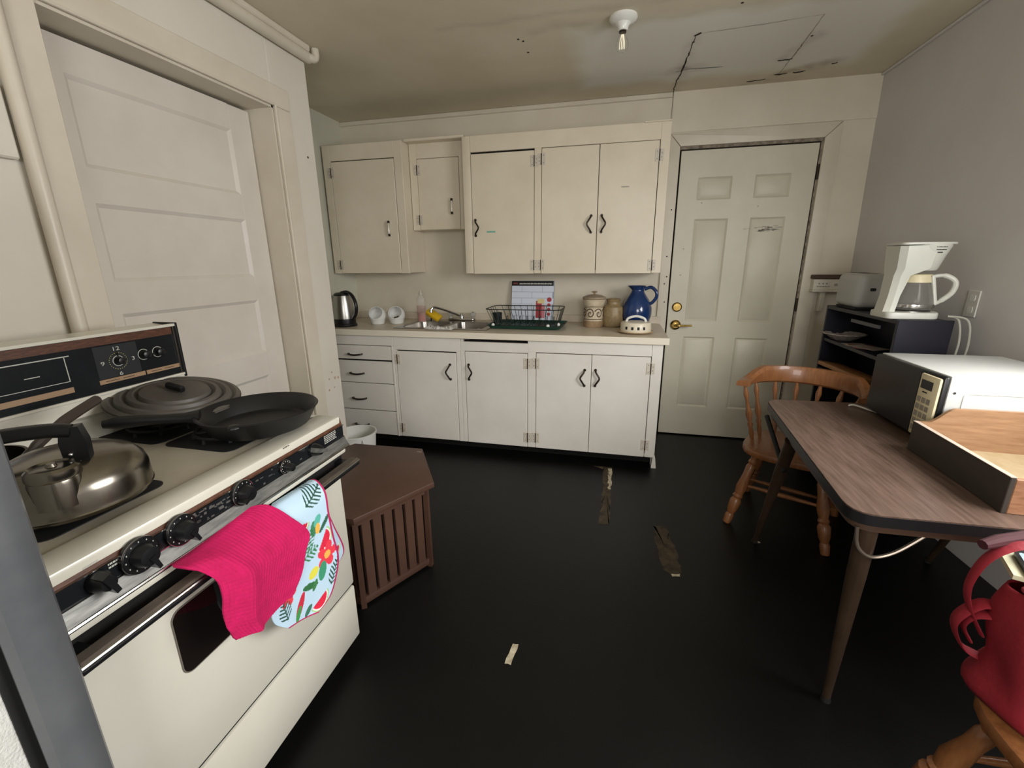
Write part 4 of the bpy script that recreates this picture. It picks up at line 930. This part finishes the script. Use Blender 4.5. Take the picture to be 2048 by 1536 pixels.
# ================================================================== FRIDGE EDGE
fr = thing('refrigerator', (-1.15, -3.45, 0), 'refrigerator with textured white door and long grey handle beside the stove', 'refrigerator')
m_fw = M('textured_white_enamel', 'd2d2cc', .5, c2='bfbfb8', vs_=60, bump=.5, bs=260)
part(fr, 'cabinet', B(-1.48, -.79, -3.78, -3.102, .03, 1.60, bev=.01, seg=2), m_fw)
dr = part(fr, 'door', B(-.775, -.722, -3.78, -3.104, .10, 1.60, bev=.008, seg=2), m_fw)
part(fr, 'gasket', B(-.792, -.772, -3.77, -3.11, .11, 1.59), m_blackm)
part(fr, 'plinth', B(-1.46, -.80, -3.76, -3.12, 0, .05), m_blackm)
part(dr, 'handle_shade_strip', B(-.7225, -.7195, -3.174, -3.104, .12, 1.58), m_blackm)  # black strip paints the shade behind the handle
part(dr, 'handle', MB().prism([(-.722, -3.106), (-.704, -3.106), (-.695, -3.112), (-.688, -3.128), (-.688, -3.148), (-.694, -3.160), (-.704, -3.166), (-.722, -3.160)], .12, 1.58, 'z'), M('grey_handle_plastic', '6f7174', .35, .4, c2='5d6063', vs_=6))

# ================================================================== HEXAGONAL END TABLE
hxc = (-1.094, -1.885); HR = .372; HZ = .420
t = thing('end_table', (hxc[0], hxc[1], 0), 'brown hexagonal end table with slatted sides beside the stove', 'end table')
m_br = M('brown_painted_wood', '4e372c', .42, c2='442e24', vs_=5, bump=.05, bs=60)
def hexa(r_, off=2): return [(hxc[0]+r_*math.cos(R(off+60*i)), hxc[1]+r_*math.sin(R(off+60*i))) for i in range(6)]
part(t, 'top', MB().prism(hexa(HR), HZ-.026, HZ, bev=.004), m_br)
part(t, 'bottom_frame', MB().prism(hexa(HR-.035), .012, .042, bev=.002), m_br)
part(t, 'top_frame', MB().prism(hexa(HR-.036), HZ-.056, HZ-.026), m_br)
part(t, 'inner_box', MB().prism(hexa(HR-.065), .03, HZ-.04), m_dark)
P6 = hexa(HR-.035)
for i in range(6):
    a = Vector(P6[i]); b = Vector(P6[(i+1) % 6]); d = (b-a).normalized(); nrm = Vector((d.y, -d.x)); L_ = (b-a).length
    ang = math.atan2(d.y, d.x)
    for k_ in range(6):
        s = .028+(L_-.056-.034)*k_/5
        c_ = a+d*(s+.017)-nrm*.010
        part(t, 'slat', B(-.0185, .0185, -.008, .008, .040, HZ-.050, bev=.0015, mat=Matrix.Translation((c_.x, c_.y, 0)) @ Matrix.Rotation(ang, 4, 'Z')), m_br)
    part(t, 'corner_post', B(-.010, .010, -.010, .010, .0, HZ-.03, mat=Matrix.Translation((a.x*.985+hxc[0]*.015, a.y*.985+hxc[1]*.015, 0)) @ Matrix.Rotation(ang+R(60), 4, 'Z')), m_br)
part(t, 'scratch', B(-.93, -.905, -1.60, -1.597, HZ, HZ+.0004), m_pale)
# bucket
bx, by = -1.645, -1.03
t = thing('bucket', (bx, by, 0), 'white plastic bucket on the floor behind the end table', 'bucket')
part(t, 'pail', MB().lathe([(.10, 0), (.105, .003), (.125, .236), (.131, .238), (.131, .246), (.122, .246), (.102, .008), (0, .006)], (bx, by, 0), 40), m_white)
part(t, 'bail', MB().tube(smooth_path([(bx+.10, by-.085, .225), (bx+.13, by-.10, .18), (bx+.15, by-.08, .13), (bx+.14, by-.02, .10)]), .003, 8), m_white)

# ================================================================== RIGHT SIDE
# ---- folding table with wood-grain top
TZ = .700
m_ttop = M('walnut_laminate', '635046', .36, c2='47372d', vs_=6, aspect=(14, 1.0, 1))
m_tleg = M('brown_tube_leg', '4a3a2c', .35, .3, c2='3b2d22', vs_=10)
t = thing('dining_table', (1.07, -1.76, 0), 'folding dining table with walnut laminate top and tapered tube legs', 'table')
def rpoly(pts, r_, n=5):
    out = []
    for i in range(len(pts)):
        p = Vector(pts[i]); a = (Vector(pts[i-1])-p).normalized(); b = (Vector(pts[(i+1) % len(pts)])-p).normalized()
        p0, p1 = p+a*r_, p+b*r_
        for k_ in range(n+1):
            s = k_/n; q = p0*(1-s)**2+p*2*s*(1-s)+p1*s*s; out.append((q.x, q.y))
    return out
tp = rpoly([(.688, -1.285), (.604, -2.285), (1.475, -2.265), (1.470, -1.250)], .07)
tp2 = rpoly([(.686, -1.283), (.602, -2.287), (1.477, -2.267), (1.472, -1.248)], .07)
part(t, 'table_top', MB().prism(tp, TZ-.030, TZ), m_ttop)
part(t, 'metal_edge', MB().prism(tp2, TZ-.032, TZ-.0035), M('dark_metal_edge', '2b2a2c', .35, .6))
part(t, 'apron', MB().prism(rpoly([(.70, -1.30), (.625, -2.262), (1.45, -2.24), (1.45, -1.27)], .06), TZ-.062, TZ-.031), M('brown_apron', '4a3527', .5))
for top, foot in (((.672, -2.235, .645), (.692, -2.192, 0)), ((.680, -1.66, .645), (.706, -1.368, 0)), ((1.40, -2.16, .645), (1.42, -2.17, 0)), ((1.40, -1.62, .645), (1.42, -1.36, 0))):
    a, b = Vector(top), Vector(foot)
    lg = part(t, 'leg', MB().tube([a, a.lerp(b, .25), a.lerp(b, .6), a.lerp(b, .97), b+Vector((0, 0, .004))], [.024, .023, .017, .011, .011], 16), m_tleg)
    part(lg, 'foot_cap', MB().tube([b, b+Vector((0, 0, .02))], [.014, .012], 12), m_blackm)
part(t, 'brace_wire', MB().tube(smooth_path([(.640, -2.25, .645), (.646, -2.25, .60), (.660, -2.252, .573), (.690, -2.252, .560), (.738, -2.25, .582), (.80, -2.24, .635), (.81, -2.24, .645)]), .0048, 8), M('dull_wire', '8c8174', .35, .8))
part(t, 'brace_bar', MB().tube([(.672, -1.38, .648), (.684, -1.63, .50)], .010, 8), m_blackm)
# ---- captain's chair behind the table
m_oak = M('orange_oak', '8a5b35', .35, c2='744829', vs_=9, aspect=(9, 9, 1.2), coat=.2)
turn = [(0, .9), (.05, .9), (.09, .72), (.13, 1.0), (.16, .75), (.19, 1.0), (.30, .95), (.48, 1.3), (.58, .95), (.61, 1.2), (.64, .95), (.68, 1.35), (.80, 1.15), (.86, .8), (.89, 1.05), (1, .85)]
def turned(a, b, r_, seq=turn, n=12):
    a, b = Vector(a), Vector(b); return MB().tube([a.lerp(b, s) for s, _ in seq], [r_*k_ for _, k_ in seq], n)
def captain_chair(name, c, yaw, label, sz=.415, rail=.700, arms=True):
    t = thing(name, (c[0], c[1], 0), label, 'chair')
    T = Matrix.Translation((c[0], c[1], 0)) @ Matrix.Rotation(yaw, 4, 'Z')     # local -Y is the front
    W = lambda x, y, z: T @ Vector((x, y, z))
    poly = []
    for i in range(40):
        a = 2*math.pi*i/40; r_ = 1/((abs(math.cos(a))/.215)**3.2+(abs(math.sin(a))/.205)**3.2)**(1/3.2); poly.append((r_*math.cos(a), r_*math.sin(a)))
    part(t, 'seat', MB().prism(poly, sz-.035, sz, bev=.010, mat=T), m_oak)
    feet = {}
    for sx_ in (-1, 1):
        for sy_ in (-1, 1):
            tp_ = W(sx_*.135, sy_*.125, sz-.03); ft_ = W(sx_*.214, sy_*(.205 if sy_ < 0 else .22), 0); feet[(sx_, sy_)] = (tp_, ft_)
            part(t, 'leg', turned(tp_, ft_, .021), m_oak)
    def on(k_, s): a, b = feet[k_]; return a.lerp(b, s)
    st_ = [(0, .7), (.2, 1.0), (.5, 1.35), (.8, 1.0), (1, .7)]
    for sx_ in (-1, 1): part(t, 'stretcher', turned(on((sx_, -1), .55), on((sx_, 1), .55), .009, st_), m_oak)
    part(t, 'stretcher', turned(on((-1, -1), .55).lerp(on((-1, 1), .55), .5), on((1, -1), .55).lerp(on((1, 1), .55), .5), .009, st_), m_oak)
    part(t, 'stretcher', turned(on((-1, -1), .45), on((1, -1), .45), .009, st_), m_oak)
    # bent arm rail with a thick crest at the back
    L, rings = [], []
    n = 44
    for i in range(n+1):
        a = R(-8+196*i/n) if arms else R(48+84*i/n); x, y = .255*math.cos(a), -.02+.245*math.sin(a)
        k_ = max(0, math.sin(a)); hgt = .026+.052*min(1, max(0, (k_-.15)/.45)); wid = .020+.012*(1-k_)
        L.append((x, y, hgt, wid, a))
    mb = MB(); vs_, fs_ = [], []
    for x, y, hgt, wid, a in L:
        for dr_, dz in ((-1, 0), (-1, .7), (-.5, 1), (.5, 1), (1, .7), (1, 0), (.6, -.12), (-.6, -.12)):
            vs_.append(W(x+dr_*wid*math.cos(a), y+dr_*wid*math.sin(a), rail+dz*hgt))
    for i in range(n):
        for j in range(8): fs_.append((i*8+j, i*8+(j+1) % 8, (i+1)*8+(j+1) % 8, (i+1)*8+j))
    fs_ += [tuple(range(8)), tuple(range(n*8, n*8+8))]
    part(t, 'arm_rail', mb.add(vs_, fs_), m_oak)
    sp = [(0, .8), (.08, .8), (.18, 1.3), (.30, .8), (.42, 1.0), (.55, 1.6), (.68, .9), (.72, 1.3), (.78, .9), (.88, 1.15), (1, .7)]
    for a in ((0, 27, 54, 78, 102, 126, 153, 180) if arms else (54, 78, 102, 126)):
        aa = R(a); tp_ = W(.252*math.cos(aa), -.02+.242*math.sin(aa), rail+.004); bt_ = W(.182*math.cos(aa), -.02+.170*math.sin(aa), sz-.005)
        part(t, 'spindle', turned(tp_, bt_, .0105, sp, 10), m_oak)
    return t
captain_chair('captains_chair', (.895, -1.125), R(-26.6), 'oak captain\'s chair with turned spindles, pushed in behind the far end of the table')
captain_chair('captains_chair', (1.0, -2.620), R(184), 'oak chair in the foreground with a red bag on its seat', sz=.405, arms=False)
# ---- red bag and the things in it
m_rb = M('red_canvas', '8e1a28', .75, c2='7a1421', vs_=9, bump=.2, bs=120)
t = thing('tote_bag', (.95, -2.52, .405), 'red canvas bag slumped on the foreground chair', 'bag')
mb = MB(); rr = []
for i in range(19):
    v = i/18; z = .408+.275*v; row = []
    for j in range(49):
        a = 2*math.pi*j/48; rx = .160*(1.0-.06*v+.04*math.sin(3*a+2*v)); ry = .098*(1.05-.20*v+.06*math.sin(4*a+v*3)); e = 3.0
        k_ = 1/((abs(math.cos(a)))**e+(abs(math.sin(a)))**e)**(1/e)
        q = (.90, .97, 1.0)[min(i, 2)]
        row.append((.945+rx*k_*math.cos(a)*q+.008*math.sin(7*v+a*2), -2.515+ry*k_*math.sin(a)*q+.008*math.sin(9*v+3*a), z+.010*v*math.sin(2*a)))
    rr.append(row)
mb.grid(rr); bmesh.ops.remove_doubles(mb.bm, verts=mb.bm.verts[:], dist=1e-4)
bb = part(t, 'bag_body', mb, m_rb, angle=70); sm = bb.modifiers.new('thick', 'SOLIDIFY'); sm.thickness = .004
part(t, 'lining', MB().prism([(.945+.13*math.cos(2*math.pi*q/24), -2.515+.075*math.sin(2*math.pi*q/24)) for q in range(24)], .655, .665), M('dark_red_lining', '4e0f18', .8))
def strap(pts, w_):
    pp = smooth_path(pts, 6); mb = MB(); vs_, fs_ = [], []; k = len(pp)
    for i, p in enumerate(pp):
        d = (pp[min(i+1, k-1)]-pp[max(i-1, 0)]).normalized(); n_ = d.cross(Vector((.1, .95, .1))).normalized(); b_ = d.cross(n_).normalized()
        for q in range(8):
            an = 2*math.pi*q/8; vs_.append(p+b_*math.cos(an)*w_/2+n_*math.sin(an)*.0035)
    for i in range(k-1):
        for q in range(8): fs_.append((i*8+q, i*8+(q+1) % 8, (i+1)*8+(q+1) % 8, (i+1)*8+q))
    return mb.add(vs_, fs_+[tuple(range(8)), tuple(range((k-1)*8, k*8))])
for pts, w_ in (([(.82, -2.47, .615), (.785, -2.455, .610), (.752, -2.45, .557), (.776, -2.45, .497), (.805, -2.46, .482), (.83, -2.48, .480)], .030),
                ([(.79, -2.47, .545), (.765, -2.455, .60), (.757, -2.45, .652), (.773, -2.45, .715), (.815, -2.445, .748), (.87, -2.44, .756)], .026),
                ([(.80, -2.475, .60), (.775, -2.46, .585), (.768, -2.45, .55), (.785, -2.455, .515)], .026)):
    part(t, 'strap', strap(pts, w_), m_rb, angle=80)
part(t, 'rolled_edge', MB().tube(smooth_path([(.803, -2.56, .695), (.808, -2.515, .69), (.835, -2.48, .675), (.90, -2.47, .672)]), .008, 10), M('pink_red_piping', 'b04a55', .5))
part(t, 'webbing_handle', MB().tube([(.763, -2.445, .744), (.80, -2.43, .749), (.865, -2.405, .752), (.95, -2.40, .745)], [.010, .013, .013, .012], 10), M('dark_red_webbing', '3a0c14', .8))
def yawed(cx_, cy_, z): return Matrix.Translation((cx_, cy_, z)) @ Matrix.Rotation(R(-21), 4, 'Z')
solo('paper_pad', (.90, -2.45, .688), MB().prism([(-.085, -.045), (.09, -.045), (.09, .065), (-.085, .065)], 0, .010, mat=yawed(.905, -2.458, .688)), M('cream_paper', 'c9c6a6', .7), 'cream paper pad sticking out of the red bag', 'paper')
t = thing('tablet', (.93, -2.47, .699), 'tablet with pale blue screen on top of the paper pad', 'tablet')
T = yawed(.935, -2.475, .699)
part(t, 'case', MB().prism(rrect(-.10, .10, -.055, .055, .012), 0, .008, mat=T), m_black)
part(t, 'screen', MB().prism(rrect(-.093, .093, -.049, .049, .006), .0078, .0086, mat=T), M('pale_screen', 'a9c0cf', .15, emit=(hx('a9c0cf'), .25)))
# ---- microwave
t = thing('microwave', (1.26, -1.575, TZ), 'white microwave oven with dark glass front on the dining table', 'microwave')
mx0, my0, my1, mz = 1.062, -1.776, -1.372, .950
part(t, 'foot', B(mx0+.03, mx0+.06, my0+.02, my0+.05, TZ, TZ+.012), m_blackm); part(t, 'foot', B(mx0+.03, mx0+.06, my1-.05, my1-.02, TZ, TZ+.012), m_blackm)
part(t, 'foot', B(1.40, 1.43, my0+.02, my0+.05, TZ, TZ+.012), m_blackm); part(t, 'foot', B(1.40, 1.43, my1-.05, my1-.02, TZ, TZ+.012), m_blackm)
part(t, 'casing', B(mx0, 1.462, my0, my1, TZ+.012, mz, bev=.005, seg=2), M('white_sheet_metal', 'b9bab6', .35))
part(t, 'side_emboss', MB().tube([(p[0], my0-.0005, p[1]) for p in rrect(mx0+.045, 1.43, TZ+.05, mz-.055, .012)], .0022, 6, closed=True), M('white_emboss', 'd6d7d2', .4))
part(t, 'screw', MB().tube([(mx0+.018, my0-.001, .895), (mx0+.018, my0+.001, .895)], .004, 8), m_blackm)
part(t, 'front_frame', B(mx0-.016, mx0+.002, my0+.002, my1-.001, TZ+.014, mz-.003, bev=.008, seg=2), m_black)
part(t, 'door', B(mx0-.020, mx0-.012, my0+.110, my1-.002, TZ+.016, mz-.006, bev=.004), M('dark_door_glass', '101216', .32))
pn = part(t, 'control_panel', B(mx0-.024, mx0-.012, my0+.008, my0+.106, TZ+.018, mz-.012, bev=.006, seg=2), m_offw, 'almond control panel with display and keypad')
part(pn, 'display', B(mx0-.0255, mx0-.0235, my0+.035, my0+.092, mz-.062, mz-.032), m_black)
for r_ in range(5):
    for c_ in range(3): part(pn, 'key', B(mx0-.0252, mx0-.0235, my0+.030+.024*c_, my0+.048+.024*c_, mz-.110-.026*r_, mz-.092-.026*r_), M('grey_key', '8e887a', .5) if r_+c_ == 0 else bpy.data.materials['grey_key'])
part(pn, 'logo_bar', B(mx0-.0252, mx0-.0235, my0+.055, my0+.078, mz-.075, mz-.071), m_blackm)
# ---- wooden desk tray
m_ply = M('birch_ply', '997758', .5, c2='836145', vs_=7, aspect=(1.5, 8, 14)); m_dw = M('shaded_tray_side', '3a332d', .55, c2='2f2924', vs_=10)  # dark tray side has its shade painted into the wood colour
m_end = M('stained_end_wood', '9a6f52', .55, c2='7d5539', vs_=12, aspect=(1.5, 4, 8))
t = thing('desk_tray', (1.18, -2.0, TZ), 'wooden letter tray with curved sides, in front of the microwave', 'tray')
tx0, tx1, ty0, ty1 = .962, 1.36, -2.205, -1.790
T = Matrix.Translation((tx0, ty0, TZ)) @ Matrix.Rotation(R(-2.2), 4, 'Z')
D_, W_ = ty1-ty0, tx1-tx0
part(t, 'side', B(0, .012, 0, D_, 0, .098, bev=.0015, mat=T), m_dw, 'side with shade painted into its colour')
part(t, 'front', B(.012, W_, 0, .012, 0, .094, bev=.0015, mat=T), m_end)
part(t, 'side', B(W_-.012, W_, .012, D_, 0, .098, bev=.0015, mat=T), m_ply)
part(t, 'bottom', B(.012, W_-.012, .012, D_-.012, .004, .014, mat=T), M('straw_board', '9d8b6b', .6, c2='927f5e', vs_=30))
prof = [(.012, .0), (.012, .098)]+[(.03+.075*i/10, .098+.052*(.5-.5*math.cos(math.pi*i/10))) for i in range(11)]+[(W_-.012, .153), (W_-.012, 0)]
part(t, 'back', MB().prism(prof, D_-.012, D_, 'y', mat=T), m_ply)
part(t, 'edge_strip', B(-.0006, .013, 0, D_, .0975, .099, mat=T), M('pale_ply_edge', 'a89a8c', .5))
# ---- dark shelf unit in the corner
m_sh = M('dark_shelf_laminate', '1c1b26', .4, c2='171620', vs_=8)
hx0, hx1, hy0, hy1, hz = 1.225, 1.435, -1.125, -.400, 1.055
t = thing('shelf_unit', (1.33, -.76, 0), 'dark open shelf unit against the right wall', 'shelf unit')
part(t, 'end_panel', B(hx0, hx1, hy0, hy0+.018, 0, hz, bev=.002), m_sh); part(t, 'end_panel', B(hx0, hx1, hy1-.018, hy1, 0, hz, bev=.002), m_sh)
part(t, 'back_panel', B(hx1-.008, hx1, hy0+.018, hy1-.018, .02, hz-.02), m_sh)
for z in (.06, .36, .68, .862, hz-.002): part(t, 'shelf', B(hx0+(.0 if z > .9 else .006), hx1-.008, hy0+.018, hy1-.018, z-.018, z, bev=.001), m_sh)
part(t, 'front_strip', B(hx0-.004, hx0+.004, -.99, -.72, .995, 1.012), M('grey_strip', '4a4a50', .4))
m_glass = M('pressed_glass', 'cfc4bd', .15, alpha=.65, c2='b3a69e', vs_=60)
px, py = 1.30, -.50
mb = MB(); pr = [(.045, 0), (.055, .003), (.098, .034), (.104, .036), (.100, .040), (.055, .008), (0, .006)]; mb.lathe(pr, (px, py, .8625), 44)
for v in mb.bm.verts:
    d = Vector((v.co.x-px, v.co.y-py)); 
    if d.length > .09: a = math.atan2(d.y, d.x); v.co.x += .006*math.cos(a)*math.cos(14*a); v.co.y += .006*math.sin(a)*math.cos(14*a)
t2_ = solo('glass_dish', (px, py, .8625), mb, m_glass, 'fluted clear glass dish on the upper shelf of the dark unit', 'dish')
t = thing('papers', (1.31, -.68, .863), 'loose leaflets lying on the upper shelf beside the glass dish', 'paper')
for i, (a, cc) in enumerate(((8, 'b9aca0'), (-12, '7d4a48'), (25, 'a89c94'))):
    part(t, 'leaflet', B(-.06, .05, -.09, .07, .0015*i, .0015*i+.001, mat=Matrix.Translation((1.30, -.70-.03*i, .8635)) @ Matrix.Rotation(R(a), 4, 'Z')), M('leaflet_paper', cc, .6))
solo('wooden_board', (1.30, -.67, .681), B(-.065, .065, -.23, .23, 0, .024, bev=.006, seg=2, mat=Matrix.Translation((1.295, -.66, .692)) @ Matrix.Rotation(R(5), 4, 'Z') @ Matrix.Rotation(R(8), 4, 'Y')), M('light_oak_board', 'a9794c', .45, c2='94663c', vs_=9, aspect=(9, 1.2, 9)), 'light wooden board lying on the middle shelf of the dark unit', 'board')
# ---- coffee maker
t = thing('coffee_maker', (1.31, -.96, hz), 'white drip coffee maker with glass carafe on the dark shelf unit', 'coffee maker')
m_cm = M('white_coffee_plastic', 'cfd0c6', .35); cx, cy = 1.316, -1.012
part(t, 'base', MB().prism(rpoly([(1.192, cy-.085), (1.192, cy+.085), (1.385, cy+.09), (1.425, cy), (1.385, cy-.09)], .035), hz, hz+.030, bev=.006), m_cm)
part(t, 'hot_plate', MB().lathe([(.074, .030), (.074, .034), (0, .034)], (cx, cy, hz), 32), m_steel)
mb = MB(); vs_, fs_ = [], []
secs = [(hz+.026, 1.192, 1.232, .052), (hz+.10, 1.202, 1.242, .050), (hz+.19, 1.206, 1.262, .056), (hz+.222, 1.206, 1.32, .074), (hz+.318, 1.200, 1.33, .080)]
for z, xa, xb, hw in secs: vs_ += [(xa+.02, cy-hw, z), (xb, cy-hw, z), (xb, cy+hw, z), (xa+.02, cy+hw, z), (xa, cy+hw*.7, z), (xa, cy-hw*.7, z)]
for i in range(len(secs)-1):
    for j in range(6): fs_.append((i*6+j, i*6+(j+1) % 6, (i+1)*6+(j+1) % 6, (i+1)*6+j))
fs_ += [tuple(range(5, -1, -1)), tuple(range(24, 30))]
part(t, 'tower', mb.add(vs_, fs_), m_cm)
ft = part(t, 'filter_basket', MB().lathe([(.050, 0), (.056, .006), (.072, .06), (.086, .10), (.088, .112), (.0, .116)], (cx+.010, cy, hz+.212), 36), m_cm)
part(t, 'lid', MB().prism(rpoly([(1.200, cy-.08), (1.200, cy+.08), (1.34, cy+.088), (1.422, cy+.05), (1.422, cy-.05), (1.34, cy-.088)], .03), hz+.322, hz+.332, bev=.003), m_cm)
mb = MB()
for z, w_ in ((.312, .034), (.300, .030), (.289, .016)):
    for q in range(6 if w_ > .02 else 3):
        a = R(-78)+(q*.012-w_)/.075*.55; rr_ = .0868-.0030*((.318-z)/.01)
        mb.box(-.0035, .0035, -.0008, .0008, -.002, .002, mat=Matrix.Translation((cx+.010+rr_*math.cos(a), cy+rr_*math.sin(a), hz+z)) @ Matrix.Rotation(a+R(90), 4, 'Z'))
part(ft, 'printed_label', mb, m_blackm)
g = part(t, 'carafe', MB().lathe([(.066, .036), (.078, .042), (.083, .058), (.076, .10), (.058, .155), (.050, .175), (.052, .185), (.049, .185), (.047, .175), (.055, .155), (.073, .10), (.080, .058), (.07, .045), (0, .042)], (cx, cy, hz), 36),
         M('carafe_glass', 'd5d3ce', .05, trans=.85, ior=1.2, alpha=.6))
part(g, 'collar', MB().lathe([(.0580, .160), (.0530, .190), (.0540, .194), (.050, .196), (.0, .196)], (cx, cy, hz), 32), m_offw, 'cream collar')
part(g, 'metal_band', MB().lathe([(.0838, .050), (.0845, .057), (.0838, .064)], (cx, cy, hz), 32), m_chrome)
part(g, 'handle', MB().tube(smooth_path([(cx+.036, cy-.040, hz+.185), (cx+.075, cy-.055, hz+.190), (cx+.110, cy-.068, hz+.165), (cx+.108, cy-.068, hz+.12), (cx+.080, cy-.058, hz+.082), (cx+.060, cy-.052, hz+.066)]), [.008]*6+[.011]*19+[.008]*6, 10), m_cm)
part(g, 'handle_post', MB().tube([(cx+.040, cy-.042, hz+.185), (cx+.062, cy-.056, hz+.066)], .008, 8), m_cm)
# ---- toaster
t = thing('toaster', (1.325, -.56, hz), 'pale grey toaster behind the coffee maker', 'toaster')
m_to = M('pale_grey_plastic', 'b4b4b0', .4)
T = Matrix.Translation((1.308, -.565, hz))
part(t, 'shell', B(-.072, .072, -.125, .125, .008, .190, bev=.035, seg=4, mat=T), m_to)
part(t, 'plinth', B(-.06, .06, -.11, .11, 0, .012, mat=T), m_blackm)
part(t, 'slot', B(-.035, -.012, -.09, .09, .1885, .1908, mat=T), m_blackm); part(t, 'slot', B(.012, .035, -.09, .09, .1885, .1908, mat=T), m_blackm)
part(t, 'lever', B(-.012, .012, -.135, -.122, .10, .115, bev=.003, mat=T), m_black)
# ---- small wall shelf
t = thing('wall_shelf', (1.36, -.05, 1.11), 'narrow wall shelf with brown top and white front beside the back door', 'shelf')
m_shw = M('white_gloss_front', 'd3cfc0', .4)
part(t, 'front', B(1.255, 1.468, -.075, -.003, 1.125, 1.195, bev=.003), m_shw)
part(t, 'top', B(1.250, 1.470, -.085, -.003, 1.195, 1.222, bev=.004), M('dark_brown_top', '4a3526', .5, c2='3a291c', vs_=10))
part(t, 'lower_lip', B(1.252, 1.468, -.080, -.003, 1.112, 1.125, bev=.002), m_shw)
mb = MB()
for i in range(3): mb.tube([(1.288+.022*i, -.0745, 1.165), (1.288+.022*i, -.0762, 1.165)], .004, 8)
for i in range(5): mb.box(1.275+.016*i, 1.287+.016*i, -.076, -.0745, 1.145, 1.149)
part(t, 'printed_mark', mb, M('grey_print', '6a665c', .6)); part(t, 'button', MB().tube([(1.385, -.0745, 1.158), (1.385, -.079, 1.158)], .010, 12), m_scr)
part(t, 'bracket', B(1.315, 1.345, -.05, -.003, .98, 1.112, bev=.003), m_shw)
# ---- socket and cords on the right wall
oy, oz = -1.070, 1.125; ox = wx(oy, oz)
t = thing('wall_outlet', (ox, oy, oz), 'white double outlet plate on the right wall behind the microwave', 'outlet')
part(t, 'plate', B(ox-.007, ox-.001, oy-.036, oy+.036, oz-.058, oz+.058, bev=.003), M('outlet_white', 'd3d0ca', .4))
for s in (-1, 1): part(t, 'socket_face', MB().prism(rrect(oy-.016, oy+.016, oz+s*.026-.014, oz+s*.026+.014, .008), ox-.0085, ox-.006, 'x'), m_white)
for lab, dx_, d0 in (('grey power cord hanging nearest the shelf unit', 0, 0), ('grey power cord hanging nearest the outlet', .022, .02)):
    c0 = wx(-1.1, 1)-.045
    solo('power_cord', (c0, -1.12, .9), MB().tube(smooth_path([(1.40+dx_*.5, -1.13-d0*.2, hz+.02), (c0-.045+dx_, -1.145-d0, hz+.005), (c0-.03+dx_, -1.155-d0, hz-.09), (c0-.035+dx_, -1.15-d0, hz-.2), (c0-.05+dx_, -1.15-d0, hz-.34)]), .0045, 8), m_cord, lab, 'cord')
solo('power_cord', (1.1, -1.40, TZ), MB().tube(smooth_path([(1.00, -1.33, TZ+.004), (1.02, -1.34, TZ+.010), (1.06, -1.40, TZ+.006), (1.09, -1.43, TZ+.005)]), .004, 8), m_cord, 'short pale cord lying on the table in front of the microwave', 'cord')
